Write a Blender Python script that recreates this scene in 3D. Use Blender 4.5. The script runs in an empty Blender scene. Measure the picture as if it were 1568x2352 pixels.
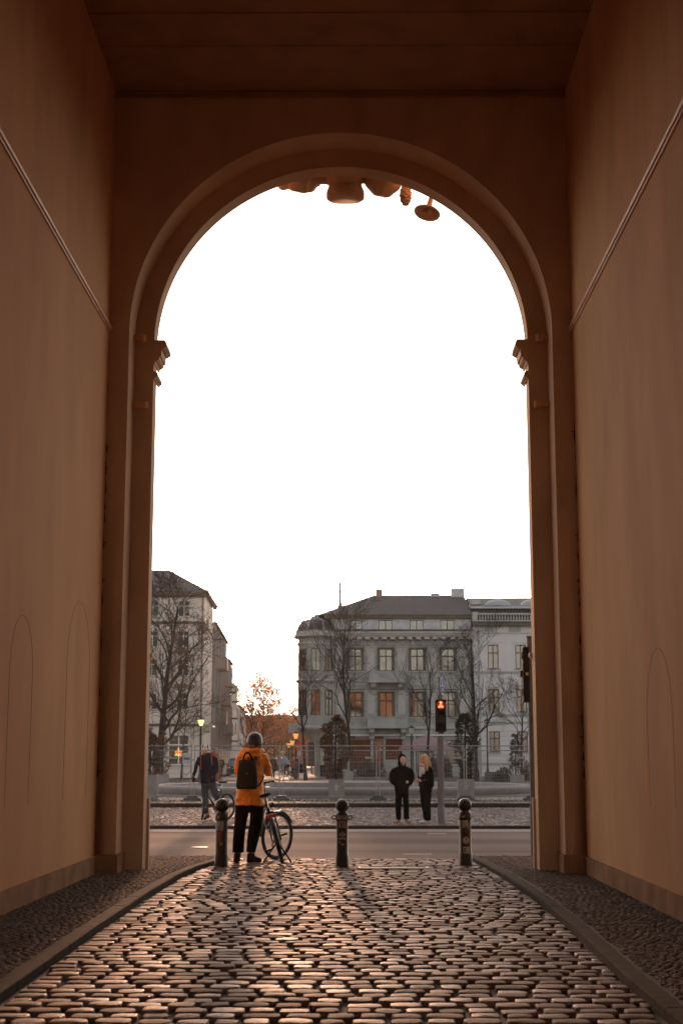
import bpy, bmesh, math, random
import numpy as np
from mathutils import Vector, Matrix, noise
PI = math.pi
rnd = random.Random(7)
S = bpy.context.scene
COL = S.collection
# ------------------------------------------------------------------ camera
FPX, CX, CY = 3300.0, 784.0, 1176.0          # measured on a 1568 x 2352 frame
TH = math.atan(569/FPX); PSI = 28*math.cos(TH)/FPX
CAM = np.array([0.17, 0.0, 1.45])
cam = bpy.data.cameras.new('camera'); camo = bpy.data.objects.new('camera', cam); COL.objects.link(camo)
camo.location = CAM; camo.rotation_euler = (PI/2 + TH, 0, PSI)
cam.sensor_fit = 'VERTICAL'; cam.sensor_height = 36; cam.lens = 36*FPX/2352
cam.clip_end = 6000; cam.clip_start = 0.05
cam.dof.use_dof = True; cam.dof.focus_distance = 20.6; cam.dof.aperture_fstop = 5.0
S.camera = camo
# ------------------------------------------------------------------ light
SUN_EL, SUN_AZ = 5.8, -2.6                    # degrees; azimuth from +Y, minus = to the left
w = bpy.data.worlds.new('World'); S.world = w; w.use_nodes = True
nt = w.node_tree; bg = nt.nodes['Background']
sky = nt.nodes.new('ShaderNodeTexSky'); sky.sky_type = 'NISHITA'; sky.sun_disc = False
sky.sun_elevation = math.radians(SUN_EL); sky.sun_rotation = math.radians(SUN_AZ)
sky.air_density = 1.0; sky.dust_density = 1.2; sky.ozone_density = 1.0
hs_ = nt.nodes.new('ShaderNodeHueSaturation'); hs_.inputs['Saturation'].default_value = 0.40; hs_.inputs['Hue'].default_value = 0.5
mx_ = nt.nodes.new('ShaderNodeMix'); mx_.data_type = 'RGBA'; mx_.blend_type = 'MULTIPLY'; mx_.inputs[0].default_value = 1; mx_.inputs[7].default_value = (1.0, .915, .885, 1)
nt.links.new(sky.outputs[0], hs_.inputs['Color']); nt.links.new(hs_.outputs[0], mx_.inputs[6]); nt.links.new(mx_.outputs[2], bg.inputs[0]); bg.inputs[1].default_value = 0.15
sl = bpy.data.lights.new('sun', 'SUN'); slo = bpy.data.objects.new('sun', sl); COL.objects.link(slo)
sl.energy = 1.25; sl.angle = math.radians(3.5); sl.color = (1.0, 0.50, 0.27)
e_, a_ = math.radians(SUN_EL), math.radians(SUN_AZ)
sd = Vector((math.sin(a_)*math.cos(e_), math.cos(a_)*math.cos(e_), math.sin(e_)))
slo.rotation_euler = sd.to_track_quat('Z', 'Y').to_euler(); slo.location = (0, 60, 40)
S.view_settings.view_transform = 'Standard'; S.view_settings.look = 'None'
S.view_settings.exposure = 1.6; S.view_settings.gamma = 1.0
S.render.engine = 'CYCLES'; S.cycles.use_denoising = True
S.cycles.max_bounces = 10; S.cycles.diffuse_bounces = 6; S.cycles.glossy_bounces = 4
S.cycles.sample_clamp_indirect = 6; S.cycles.caustics_reflective = False; S.cycles.caustics_refractive = False

# ------------------------------------------------------------------ helpers
ct, st = math.cos(TH), math.sin(TH); cp, sp = math.cos(PSI), math.sin(PSI)
RV = np.array([cp, sp, 0]); FV = np.array([-sp*ct, cp*ct, st]); UV = np.cross(RV, FV)
def ray(px, py): return FV + RV*(px-CX)/FPX - UV*(py-CY)/FPX
def P(px, py, D):                              # point seen at px,py standing at world depth D
    r = ray(px, py); return Vector(CAM + r*(D-CAM[1])/r[1])
def G(px, py, z=0.0):                          # point seen at px,py on the level z
    r = ray(px, py); return Vector(CAM + r*(z-CAM[2])/r[2])

def mat(name, c, rough=0.7, var=0.12, scale=3.0, bump=0.0, bscale=40.0, metal=0.0, spec=0.5,
        stretch=None, emis=None, estr=0.0, c2=None, brick=None, coat=0.0, detail=5.0, contrast=None):
    m = bpy.data.materials.new(name); m.use_nodes = True
    n, l = m.node_tree.nodes, m.node_tree.links
    b = n['Principled BSDF']; b.inputs['Roughness'].default_value = rough
    b.inputs['Metallic'].default_value = metal; b.inputs['Specular IOR Level'].default_value = spec
    if coat: b.inputs['Coat Weight'].default_value = coat; b.inputs['Coat Roughness'].default_value = 0.1
    tc = n.new('ShaderNodeTexCoord'); mp = n.new('ShaderNodeMapping'); l.new(tc.outputs['Object'], mp.inputs[0])
    if stretch: mp.inputs['Scale'].default_value = stretch
    nz = n.new('ShaderNodeTexNoise'); nz.inputs['Scale'].default_value = scale; nz.inputs['Detail'].default_value = detail
    l.new(mp.outputs[0], nz.inputs['Vector'])
    cr = n.new('ShaderNodeValToRGB'); c = tuple(c)
    d = c2 if c2 else tuple(x*(1-var) for x in c)
    u = c if c2 else tuple(min(1, x*(1+var)) for x in c)
    lo, hi = contrast or (0.3, 0.7)
    cr.color_ramp.elements[0].position = lo; cr.color_ramp.elements[1].position = hi
    cr.color_ramp.elements[0].color = (*d, 1); cr.color_ramp.elements[1].color = (*u, 1)
    l.new(nz.outputs[0], cr.inputs[0]); l.new(cr.outputs[0], b.inputs['Base Color'])
    nrm = None
    if bump:
        nb = n.new('ShaderNodeTexNoise'); nb.inputs['Scale'].default_value = bscale; nb.inputs['Detail'].default_value = 4
        l.new(mp.outputs[0], nb.inputs['Vector'])
        bp = n.new('ShaderNodeBump'); bp.inputs['Strength'].default_value = bump; bp.inputs['Distance'].default_value = 0.02
        l.new(nb.outputs[0], bp.inputs['Height']); nrm = bp
    if brick:
        br = n.new('ShaderNodeTexBrick'); bw, bh, mo, bs = brick
        sx = n.new('ShaderNodeSeparateXYZ'); cb = n.new('ShaderNodeCombineXYZ'); l.new(tc.outputs['Object'], sx.inputs[0])
        ad = n.new('ShaderNodeMath'); ad.operation = 'ADD'; l.new(sx.outputs[0], ad.inputs[0]); l.new(sx.outputs[1], ad.inputs[1])
        l.new(ad.outputs[0], cb.inputs[0]); l.new(sx.outputs[2], cb.inputs[1])
        l.new(cb.outputs[0], br.inputs['Vector']); br.inputs['Scale'].default_value = 1.0
        br.inputs['Brick Width'].default_value = bw; br.inputs['Row Height'].default_value = bh; br.inputs['Mortar Size'].default_value = mo
        br.inputs['Color1'].default_value = (1, 1, 1, 1); br.inputs['Color2'].default_value = (.86, .86, .86, 1); br.inputs['Mortar'].default_value = (.42, .42, .42, 1)
        mx = n.new('ShaderNodeMix'); mx.data_type = 'RGBA'; mx.blend_type = 'MULTIPLY'; mx.inputs[0].default_value = bs
        l.new(cr.outputs[0], mx.inputs[6]); l.new(br.outputs['Color'], mx.inputs[7]); l.new(mx.outputs[2], b.inputs['Base Color'])
        b2 = n.new('ShaderNodeBump'); b2.inputs['Strength'].default_value = 0.6; b2.inputs['Distance'].default_value = 0.02
        l.new(br.outputs['Color'], b2.inputs['Height'])
        if nrm: l.new(nrm.outputs[0], b2.inputs['Normal'])
        nrm = b2
    if nrm: l.new(nrm.outputs[0], b.inputs['Normal'])
    if emis: b.inputs['Emission Color'].default_value = (*emis, 1); b.inputs['Emission Strength'].default_value = estr
    return m

class MB:
    """collects shapes; build() links them as one mesh object"""
    def __init__(s, M=None): s.v = []; s.f = []; s.M = M
    def add(s, vs, fs):
        o = len(s.v)
        for p in vs:
            p = Vector(p); s.v.append(s.M @ p if s.M else p)
        for f in fs: s.f.append(tuple(o+i for i in f))
        return s
    def box(s, x0, x1, y0, y1, z0, z1):
        v = [(x, y, z) for z in (z0, z1) for y in (y0, y1) for x in (x0, x1)]
        return s.add(v, [(0,2,3,1),(4,5,7,6),(0,1,5,4),(2,6,7,3),(0,4,6,2),(1,3,7,5)])
    def cbox(s, c, sx, sy, sz, ch=0.01):       # box with chamfered vertical and top edges
        x, y, z = c; hx, hy = sx/2, sy/2
        def ring(zz, i): 
            a, b = hx-i, hy-i; k = ch
            return [(x-a+k,y-b,zz),(x+a-k,y-b,zz),(x+a,y-b+k,zz),(x+a,y+b-k,zz),(x+a-k,y+b,zz),(x-a+k,y+b,zz),(x-a,y+b-k,zz),(x-a,y-b+k,zz)]
        r = [ring(z, 0), ring(z+sz-ch, 0), ring(z+sz, ch)]
        s.add([p for q in r for p in q], [tuple(range(7,-1,-1))]+[(j*8+i, j*8+(i+1)%8, j*8+8+(i+1)%8, j*8+8+i) for j in (0,1) for i in range(8)]+[tuple(range(16,24))])
        return s
    def rings(s, R, cap=True, closed=True):
        n = len(R[0]); o = [p for r in R for p in r]; f = []
        for j in range(len(R)-1):
            for i in range(n if closed else n-1):
                f.append((j*n+i, j*n+(i+1)%n, (j+1)*n+(i+1)%n, (j+1)*n+i))
        if cap: f.append(tuple(range(n-1,-1,-1))); f.append(tuple((len(R)-1)*n+i for i in range(n)))
        return s.add(o, f)
    def loft(s, secs, n=16, cap=True, e=2.0):   # secs: (centre, ax, ay)
        R = []
        for c, ax, ay in secs:
            c = Vector(c); ax = Vector(ax); ay = Vector(ay); r = []
            for i in range(n):
                t = 2*PI*i/n; a, b = math.cos(t), math.sin(t)
                a = math.copysign(abs(a)**(2/e), a); b = math.copysign(abs(b)**(2/e), b)
                r.append(c + ax*a + ay*b)
            R.append(r)
        return s.rings(R, cap)
    def tube(s, pts, r, n=8, cap=True):
        pts = [Vector(p) for p in pts]; m = len(pts)
        if not isinstance(r, (list, tuple)): r = [r]*m
        t0 = (pts[1]-pts[0]).normalized(); a = t0.orthogonal().normalized(); R = []
        for i, p in enumerate(pts):
            t = (pts[min(i+1, m-1)]-pts[max(i-1, 0)])
            t = t.normalized() if t.length > 1e-9 else t0
            a = (a - t*a.dot(t)); a = a.normalized() if a.length > 1e-6 else t.orthogonal().normalized()
            b = t.cross(a)
            R.append([p + (a*math.cos(2*PI*k/n) + b*math.sin(2*PI*k/n))*r[i] for k in range(n)])
        return s.rings(R, cap)
    def limb(s, pts, r, n=12, sub=4):            # smooth tapering limb
        pts = [Vector(p) for p in pts]; m = len(pts)
        if not isinstance(r, (list, tuple)): r = [r]*m
        q = []; rr = []
        for i in range(m-1):
            p0, p1, p2, p3 = pts[max(i-1,0)], pts[i], pts[i+1], pts[min(i+2,m-1)]
            for k in range(sub):
                t = k/sub
                q.append(0.5*((2*p1)+(p2-p0)*t+(2*p0-5*p1+4*p2-p3)*t*t+(3*p1-p0-3*p2+p3)*t**3)); rr.append(r[i]*(1-t)+r[i+1]*t)
        q.append(pts[-1]); rr.append(r[-1])
        return s.tube(q, rr, n)
    def ell(s, c, rx, ry, rz, nu=16, nv=10, M=None, z0=-1.0):
        c = Vector(c); R = []
        a0 = math.asin(max(-0.9999, z0))
        for j in range(nv+1):
            ph = a0 + (PI/2-a0)*j/nv; k = max(1e-3, math.cos(ph))
            r = []
            for i in range(nu):
                t = 2*PI*i/nu; p = Vector((rx*k*math.cos(t), ry*k*math.sin(t), rz*math.sin(ph)))
                if M: p = M @ p
                r.append(c+p)
            R.append(r)
        return s.rings(R)
    def lathe(s, c, prof, n=20, M=None):
        c = Vector(c); R = []
        for r, z in prof:
            q = [Vector((r*math.cos(2*PI*i/n), r*math.sin(2*PI*i/n), z)) for i in range(n)]
            R.append([c + (M @ p if M else p) for p in q])
        return s.rings(R)
    def torus(s, c, R_, r, n=36, m=8, M=None):
        c = Vector(c); vs = []; fs = []
        for i in range(n):
            a = 2*PI*i/n
            for j in range(m):
                b = 2*PI*j/m; p = Vector(((R_+r*math.cos(b))*math.cos(a), (R_+r*math.cos(b))*math.sin(a), r*math.sin(b)))
                vs.append(c + (M @ p if M else p))
        for i in range(n):
            for j in range(m): fs.append((i*m+j, ((i+1)%n)*m+j, ((i+1)%n)*m+(j+1)%m, i*m+(j+1)%m))
        return s.add(vs, fs)
    def prism(s, poly, y0, y1):                  # poly: (x,z) outline pushed from y0 to y1
        n = len(poly)
        return s.add([(x,y0,z) for x,z in poly]+[(x,y1,z) for x,z in poly],
                     [tuple(range(n)), tuple(range(2*n-1,n-1,-1))]+[(i,i+n,(i+1)%n+n,(i+1)%n) for i in range(n)])
    def build(s, name, m, parent=None, smooth=False, origin=None):
        me = bpy.data.meshes.new(name); o = Vector(origin) if origin is not None else Vector((0,0,0))
        me.from_pydata([tuple(p-o) for p in s.v], [], s.f)
        if m: me.materials.append(m)
        if smooth: me.polygons.foreach_set('use_smooth', [True]*len(me.polygons))
        me.update()
        ob = bpy.data.objects.new(name, me); COL.objects.link(ob); ob.location = o
        bm = bmesh.new(); bm.from_mesh(me); bmesh.ops.recalc_face_normals(bm, faces=bm.faces); bm.to_mesh(me); bm.free()
        if smooth: 
            try: me.set_sharp_from_angle(angle=math.radians(40 if smooth is True else smooth))
            except Exception: pass
        if parent is not None:
            ob.parent = parent
            ob.matrix_parent_inverse = WM[parent.name].inverted()
        WM[ob.name] = Matrix.Translation(o)
        return ob
WM = {}
def thing(name, label, cat, loc, group=None):
    o = bpy.data.objects.new(name, None); COL.objects.link(o); o.location = loc; o.empty_display_size = 0.2
    WM[o.name] = Matrix.Translation(Vector(loc)); return tag(o, label, cat, group)
def tag(o, label, cat, group=None):
    o['label'] = label; o['category'] = cat
    if group: o['group'] = group
    return o
def struct(o, label=None, kind='structure'):
    o['kind'] = kind
    if label: o['label'] = label
    return o
def copy_thing(o, loc, label=None, rotz=0.0):
    def rec(a, par):
        c = a.copy(); COL.objects.link(c)
        if par is not None: c.parent = par
        for ch in a.children: rec(ch, c)
        return c
    c = rec(o, None); c.location = loc; c.rotation_euler = (0, 0, rotz)
    if label: c['label'] = label
    return c
def remesh(ob, vox=0.012, smooth=3, fold=0.0, fscale=9.0, seed=0):
    """one continuous skin out of overlapping lofts"""
    m = ob.modifiers.new('r', 'REMESH'); m.mode = 'VOXEL'; m.voxel_size = vox; m.use_smooth_shade = True
    if smooth:
        k = ob.modifiers.new('s', 'SMOOTH'); k.iterations = smooth; k.factor = 0.5
    dg = bpy.context.evaluated_depsgraph_get(); ev = ob.evaluated_get(dg)
    me = bpy.data.meshes.new_from_object(ev); ob.modifiers.clear()
    mats = [x for x in ob.data.materials]; ob.data = me; me.materials.clear()
    for x in mats: me.materials.append(x)
    if fold:
        ns = [v.normal.copy() for v in me.vertices]
        for v, n_ in zip(me.vertices, ns):
            q = v.co + Vector((seed*3.1, 0, 0))
            a = noise.noise(Vector((q.x*fscale, q.y*fscale, q.z*fscale*0.55))) + 0.5*noise.noise(q*fscale*2.3)
            v.co += n_*a*fold
    me.polygons.foreach_set('use_smooth', [True]*len(me.polygons)); me.update()
    return ob
def join_into(a, b):
    """b's mesh is merged into a's mesh (same world frame), b goes"""
    bm = bmesh.new(); bm.from_mesh(a.data)
    off = Matrix.Translation(b.location - a.location); tmp = b.data.copy(); tmp.transform(off); bm.from_mesh(tmp)
    bm.to_mesh(a.data); bm.free(); bpy.data.objects.remove(b)
    a.data.polygons.foreach_set('use_smooth', [True]*len(a.data.polygons)); return a
def text(body, size, m, parent, c, rotz=0.0, ext=0.004, bold=0.0, rx=PI/2, shear=0.0, sx=1.0, name='lettering'):
    cu = bpy.data.curves.new('t', 'FONT'); cu.body = body; cu.size = size; cu.extrude = ext; cu.offset = bold; cu.shear = shear
    cu.align_x = 'CENTER'; cu.align_y = 'CENTER'; cu.resolution_u = 3
    t = bpy.data.objects.new('t', cu); COL.objects.link(t)
    me = bpy.data.meshes.new_from_object(t.evaluated_get(bpy.context.evaluated_depsgraph_get())); bpy.data.objects.remove(t)
    me.transform(Matrix.Translation(Vector(c)) @ Matrix.Rotation(rotz, 4, 'Z') @ Matrix.Rotation(rx, 4, 'X') @ Matrix.Diagonal((sx,1,1,1)))
    me.materials.clear(); me.materials.append(m); me.name = name
    o = bpy.data.objects.new(name, me); COL.objects.link(o)
    o.parent = parent; o.matrix_parent_inverse = WM[parent.name].inverted(); WM[o.name] = Matrix.Identity(4)
    return o

# ------------------------------------------------------------------ materials
M = {}
M['plaster'] = mat('plaster', (.65, .355, .180), .85, .15, .8, .3, 55, spec=.12, stretch=(1.4, 1.4, .6), contrast=(.2,.8))
M['plaster_trim'] = mat('plaster_trim', (.60, .37, .22), .8, .12, 3, .2, 60)
M['soffit_shaded'] = mat('soffit_plaster_shaded', (.36, .19, .105), .9, .15, 2, .2, 60, spec=.1)  # wall plaster darkened; the ceiling's shade is put into the colour
M['archplaster_lit'] = mat('arch_plaster_lit', (.60, .39, .245), .85, .16, 1.3, .25, 55, spec=.15, stretch=(1.4,1.4,.6), contrast=(.28,.72))  # wall plaster made less saturated; neutral light on the arch is in the colour
M['string'] = mat('string_course_paint', (.64, .36, .19), .5, .12, 4, .15, 60)
M['plinth'] = mat('plinth_render', (.34, .185, .10), .9, .25, 3, .4, 40, spec=.08)
M['crack'] = mat('crack_dirt', (.03, .02, .018), .9)
M['groove'] = mat('groove_line', (.46, .25, .13), .9, spec=.1)  # a little darker than the wall plaster
M['sett'] = mat('granite_sett', (.185, .110, .080), .5, .30, 9, .35, 90, spec=.28, contrast=(.35,.65))
M['mosaic'] = mat('mosaic_stone', (.120, .080, .058), .9, .3, 9, .3, 120, spec=.25, contrast=(.35,.65))
M['mosaic_far'] = mat('pavement_sett', (.15, .108, .092), .8, .35, 5, .3, 80, contrast=(.35,.65))
M['pavejoint'] = mat('pavement_joint', (.055, .04, .032), .9, .3, 20, .4, 80)
M['joint'] = mat('joint_sand', (.050, .035, .027), .9, .3, 20, .4, 80)
M['kerb'] = mat('kerb_granite', (.050, .033, .025), .95, .2, 8, .3, 150, spec=.1)
M['asphalt'] = mat('asphalt', (.135, .090, .072), .9, .32, .9, .6, 130, stretch=(.06, .6, 1), spec=.2, contrast=(.38,.62))
M['gutter'] = mat('gutter_concrete', (.20, .15, .13), .85, .2, 2, .3, 90, stretch=(.2,1,1))
M['ground'] = mat('ground', (.12, .10, .085), .8, .2, .3, .3, 20)
M['plaza'] = mat('plaza_gravel', (.16, .135, .12), .8, .2, .7, .5, 30)
M['iron'] = mat('cast_iron_paint', (.022, .014, .012), .36, .3, 8, .12, 60, spec=.4)
M['paper'] = mat('sticker_paper', (.42, .36, .27), .6, .25, 18)
M['paper2'] = mat('sticker_worn', (.30, .24, .18), .7, .4, 25)
M['blue'] = mat('sticker_blue', (.16, .32, .36), .6, .3, 20)
M['maroon'] = mat('sticker_maroon', (.18, .05, .03), .6, .3, 20)
M['ink'] = mat('ink', (.06, .045, .04), .7)
M['white'] = mat('white_paint', (.62, .60, .57), .5, .05)
M['steel'] = mat('galvanised_steel', (.24, .23, .23), .5, .15, 6, metal=.7)
M['pole'] = mat('pole_grey_paint', (.11, .098, .10), .6, .12, 6)
M['black'] = mat('black_plastic', (.012, .011, .011), .75, .1, spec=.25)
M['rubber'] = mat('rubber', (.02, .018, .018), .75, .1)
M['chrome'] = mat('polished_metal', (.55, .52, .50), .2, .05, metal=1.0)
M['glass'] = mat('window_glass', (.018, .016, .016), .04, .1, spec=.5)
M['glass'].node_tree.nodes['Principled BSDF'].inputs['IOR'].default_value = 2.1
M['darkglass'] = mat('plain_window_glass', (.02, .017, .016), .08, .1, spec=.5)
M['stone'] = mat('grey_stone', (.31, .312, .30), .85, .16, 1.2, .2, 12, stretch=(1,1,.5))
M['rust'] = mat('grey_ashlar', (.32, .322, .31), .85, .16, 1.0, .2, 12, brick=(1.5, .45, .018, .75))
M['trim'] = mat('pale_stone_trim', (.40, .385, .36), .8, .12, 2)
M['brownframe'] = mat('brown_window_frame', (.055, .030, .020), .5, .1)
M['redframe'] = mat('red_brown_window_frame', (.14, .032, .018), .5, .1)
M['olive'] = mat('olive_surround', (.11, .098, .076), .8, .12, 3)
M['tiles'] = mat('roof_tiles', (.105, .092, .085), .75, .3, 6, .3, 30, brick=(.28, .16, .02, .8))
M['slate'] = mat('slate_roof', (.055, .05, .05), .6, .25, 4, .2, 20)
M['cream'] = mat('cream_render', (.64, .57, .51), .85, .10, .8, .15, 14, stretch=(1,1,.4))
M['housewhite'] = mat('pale_render', (.56, .53, .53), .85, .07, .8, .12, 14, stretch=(1,1,.4))
M['brownwall'] = mat('brown_render', (.27, .19, .15), .8, .15, 1.2, .15, 14)
M['zinc'] = mat('zinc_sheet', (.34, .35, .37), .45, .15, 2, metal=.3)
M['bark'] = mat('bark', (.026, .019, .016), .9, .25, 8)
M['barkglow'] = mat('bark_glow_tint', (.10, .05, .028), .9, .25, 8)  # bark lightened and warmed; the far street's glow is in the colour
M['dryleaf'] = mat('dry_leaf', (.20, .075, .025), .7, .4, 3)
def translucent(m, c, f=.5):
    n, l = m.node_tree.nodes, m.node_tree.links; b = n['Principled BSDF']; t = n.new('ShaderNodeBsdfTranslucent'); t.inputs[0].default_value = (*c, 1)
    x = n.new('ShaderNodeMixShader'); x.inputs[0].default_value = f; l.new(b.outputs[0], x.inputs[1]); l.new(t.outputs[0], x.inputs[2]); l.new(x.outputs[0], n['Material Output'].inputs[0])
translucent(M['dryleaf'], (.60, .19, .04), .40)
M['needle'] = mat('dark_needles', (.045, .040, .024), .8, .45, 4)
M['needle2'] = mat('russet_needles', (.095, .050, .024), .8, .45, 4)
M['planter'] = mat('planter_concrete', (.21, .19, .18), .8, .12, 4, .2, 40)
M['basin'] = mat('basin_granite', (.22, .20, .195), .8, .12, 3, .1, 60)
M['corten'] = mat('rusty_steel', (.10, .055, .04), .7, .3, 4)
M['grass'] = mat('grass', (.06, .065, .03), .8, .3, 6)
M['skin'] = mat('skin', (.46, .25, .18), .55, .06, 8)
M['orange'] = mat('orange_raincoat', (.88, .31, .018), .55, .08, 5, .15, 30)
M['dark'] = mat('black_cloth', (.008, .0075, .008), .95, .2, 8, .3, 60, spec=.12)
M['denim'] = mat('blue_grey_denim', (.034, .038, .052), .9, .15, 8, .3, 60)
M['navy'] = mat('navy_fleece', (.012, .018, .032), .95, .15, 8, .3, 60, spec=.15)
M['hair'] = mat('blonde_hair', (.42, .24, .11), .5, .25, 14, .3, 60, stretch=(1,1,.15))
M['brownhair'] = mat('brown_hair', (.14, .055, .028), .5, .25, 14, .3, 60, stretch=(1,1,.2))
M['scarf'] = mat('pale_scarf', (.42, .38, .38), .9, .12, 8, .3, 50)
M['tanboot'] = mat('tan_leather', (.26, .12, .04), .6, .15, 9)
M['sneaker'] = mat('white_leather', (.62, .57, .54), .6, .06, 9)
M['red_pack'] = mat('rust_red_pack', (.30, .07, .022), .7, .2, 8)
M['redlamp'] = mat('red_reflector', (.45, .012, .01), .25, .05)
M['lampglow'] = mat('lit_lamp_glass', (.9, .6, .3), .3, .02, emis=(1, .50, .16), estr=1.1)
M['lampdim'] = mat('dim_lamp_glass', (.5, .25, .08), .3, .02, emis=(1, .42, .12), estr=.28)
M['lampoff'] = mat('unlit_lamp_glass', (.50, .46, .38), .35, .05)
M['redled'] = mat('red_signal_light', (.9, .1, .05), .4, .02, emis=(1, .10, .05), estr=14)
M['ledhot'] = mat('red_signal_dots', (.9, .5, .3), .4, .02, emis=(1, .16, .06), estr=3.0)
M['reddim'] = mat('red_signal_lens', (.10, .006, .005), .3, .05, emis=(1, .02, .01), estr=.06)
M['parasol'] = mat('mauve_canvas', (.30, .19, .21), .85, .08, 3)
M['warmglass'] = mat('shop_glass_glow', (.02, .010, .006), .15, .4, 3, spec=.25, emis=(1, .22, .05), estr=.008)  # faint warm emission put into the pane in place of a reflection
M['redawning'] = mat('red_awning', (.16, .03, .022), .8, .15, 4)
M['carpaint'] = mat('dark_car_paint', (.05, .048, .05), .2, .05, metal=.5, coat=.6)
M['headlamp'] = mat('headlamp_glass', (.75, .72, .68), .15, .02)
M['signblue'] = mat('sign_blue', (.07, .12, .30), .85, .04, spec=.15)
M['signred'] = mat('sign_red', (.40, .03, .02), .4, .04)
M['water'] = mat('basin_floor', (.17, .15, .14), .85, .15, 2)
# ================================================================== GROUND
def field(name, m, stones, pad=(6, 5), zed=0.02, jit=0.0015, seed=1, h0=0.045, tl=.022, ex_=4.5):
    """stones: array (x, y, z, half_len, half_wid, angle); each is a pillow with a rounded rim"""
    r = np.random.RandomState(seed); nu, nv = pad; st_ = np.asarray(stones); N = len(st_)
    u = np.linspace(-1, 1, nu); v = np.linspace(-1, 1, nv)
    if nu == 6: u = np.array([-1, -.86, -.35, .35, .86, 1.])
    if nv == 5: v = np.array([-1, -.75, 0, .75, 1.])
    if nu == 8: u = np.array([-1, -.95, -.80, -.3, .3, .80, .95, 1.])
    if nv == 7: v = np.array([-1, -.94, -.76, 0, .76, .94, 1.])
    if nu == 4: u = np.array([-1, -.6, .6, 1.])
    if nv == 4: v = np.array([-1, -.6, .6, 1.])
    UU, VV = np.meshgrid(u, v, indexing='ij'); UU = UU.ravel(); VV = VV.ravel()
    edge = np.maximum(np.abs(UU), np.abs(VV)); K = len(UU)
    prof = np.where(edge > .99, -h0, zed*(1-(edge/1.0)**ex_))
    ex = 1-.10*(VV**4)*(np.abs(UU) > .7); ey = 1-.30*(UU**4)
    X = UU*ex; Y = VV*ey
    px = st_[:, 3:4]*X + r.uniform(-jit, jit, (N, K))*3; py = st_[:, 4:5]*Y + r.uniform(-jit, jit, (N, K))*3
    tilt = r.normal(0, tl, (N, 2)); pz = prof[None, :]*r.uniform(.7, 1.3, (N, 1)) + tilt[:, :1]*px + tilt[:, 1:]*py + r.uniform(-jit, jit, (N, K))
    ca, sa = np.cos(st_[:, 5:6]), np.sin(st_[:, 5:6])
    wx = st_[:, 0:1] + px*ca - py*sa; wy = st_[:, 1:2] + px*sa + py*ca; wz = st_[:, 2:3] - zed + pz
    co = np.stack([wx, wy, wz], -1).reshape(-1, 3)
    q = []
    for i in range(nu-1):
        for j in range(nv-1): q.append((i*nv+j, (i+1)*nv+j, (i+1)*nv+j+1, i*nv+j+1))
    q = np.array(q); Fc = (q[None] + (np.arange(N)*K)[:, None, None]).reshape(-1)
    me = bpy.data.meshes.new(name); me.vertices.add(len(co)); me.vertices.foreach_set('co', co.ravel())
    nf = len(Fc)//4; me.loops.add(len(Fc)); me.loops.foreach_set('vertex_index', Fc.astype(np.int32))
    me.polygons.add(nf); me.polygons.foreach_set('loop_start', np.arange(0, len(Fc), 4, dtype=np.int32))
    me.polygons.foreach_set('use_smooth', np.ones(nf, bool)); me.update(); me.validate()
    at_ = me.attributes.new('tone', 'FLOAT', 'POINT'); at_.data.foreach_set('value', np.repeat(r.rand(N), K).astype(np.float32))
    me.materials.append(m); ob = bpy.data.objects.new(name, me); COL.objects.link(ob); return ob
def tone_mat(m, lo=.55, hi=1.35, rlo=None, rhi=None):
    n, l = m.node_tree.nodes, m.node_tree.links; b = n['Principled BSDF']
    a = n.new('ShaderNodeAttribute'); a.attribute_name = 'tone'
    r = n.new('ShaderNodeMapRange'); r.inputs[3].default_value = lo; r.inputs[4].default_value = hi; l.new(a.outputs['Fac'], r.inputs[0])
    src = b.inputs['Base Color'].links[0].from_socket
    mx = n.new('ShaderNodeMix'); mx.data_type = 'RGBA'; mx.blend_type = 'MULTIPLY'; mx.inputs[0].default_value = 1
    l.new(src, mx.inputs[6]); l.new(r.outputs[0], mx.inputs[7]); l.new(mx.outputs[2], b.inputs['Base Color'])
    if rlo is not None:
        r2 = n.new('ShaderNodeMapRange'); r2.inputs[3].default_value = rlo; r2.inputs[4].default_value = rhi; l.new(a.outputs['Fac'], r2.inputs[0]); l.new(r2.outputs[0], b.inputs['Roughness'])
tone_mat(M['sett'], .6, 1.3, .80, .58); tone_mat(M['mosaic'], .75, 1.2); tone_mat(M['mosaic_far'], .6, 1.35, .85, .5)

KL = [(-1.96, -4), (-1.98, 7), (-2.0, 9.1), (-2.05, 12.7), (-2.06, 16), (-2.03, 18.3), (-1.93, 19.8), (-1.79, 20.8), (-1.70, 22.0)]
KR = [(1.94, -4), (1.95, 8), (1.97, 9.9), (2.06, 13), (2.08, 15.4), (2.05, 18), (1.98, 20), (1.90, 21.4), (1.86, 22.0)]
def kx(K, y): return float(np.interp(y, [p[1] for p in K], [p[0] for p in K]))
ROAD_Y = 22.05
# lowest sheet
struct(MB().add([(-1500,-300,-.32),(1500,-300,-.32),(1500,3000,-.32),(-1500,3000,-.32)], [(0,1,2,3)]).build('ground', M['ground']))
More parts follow.
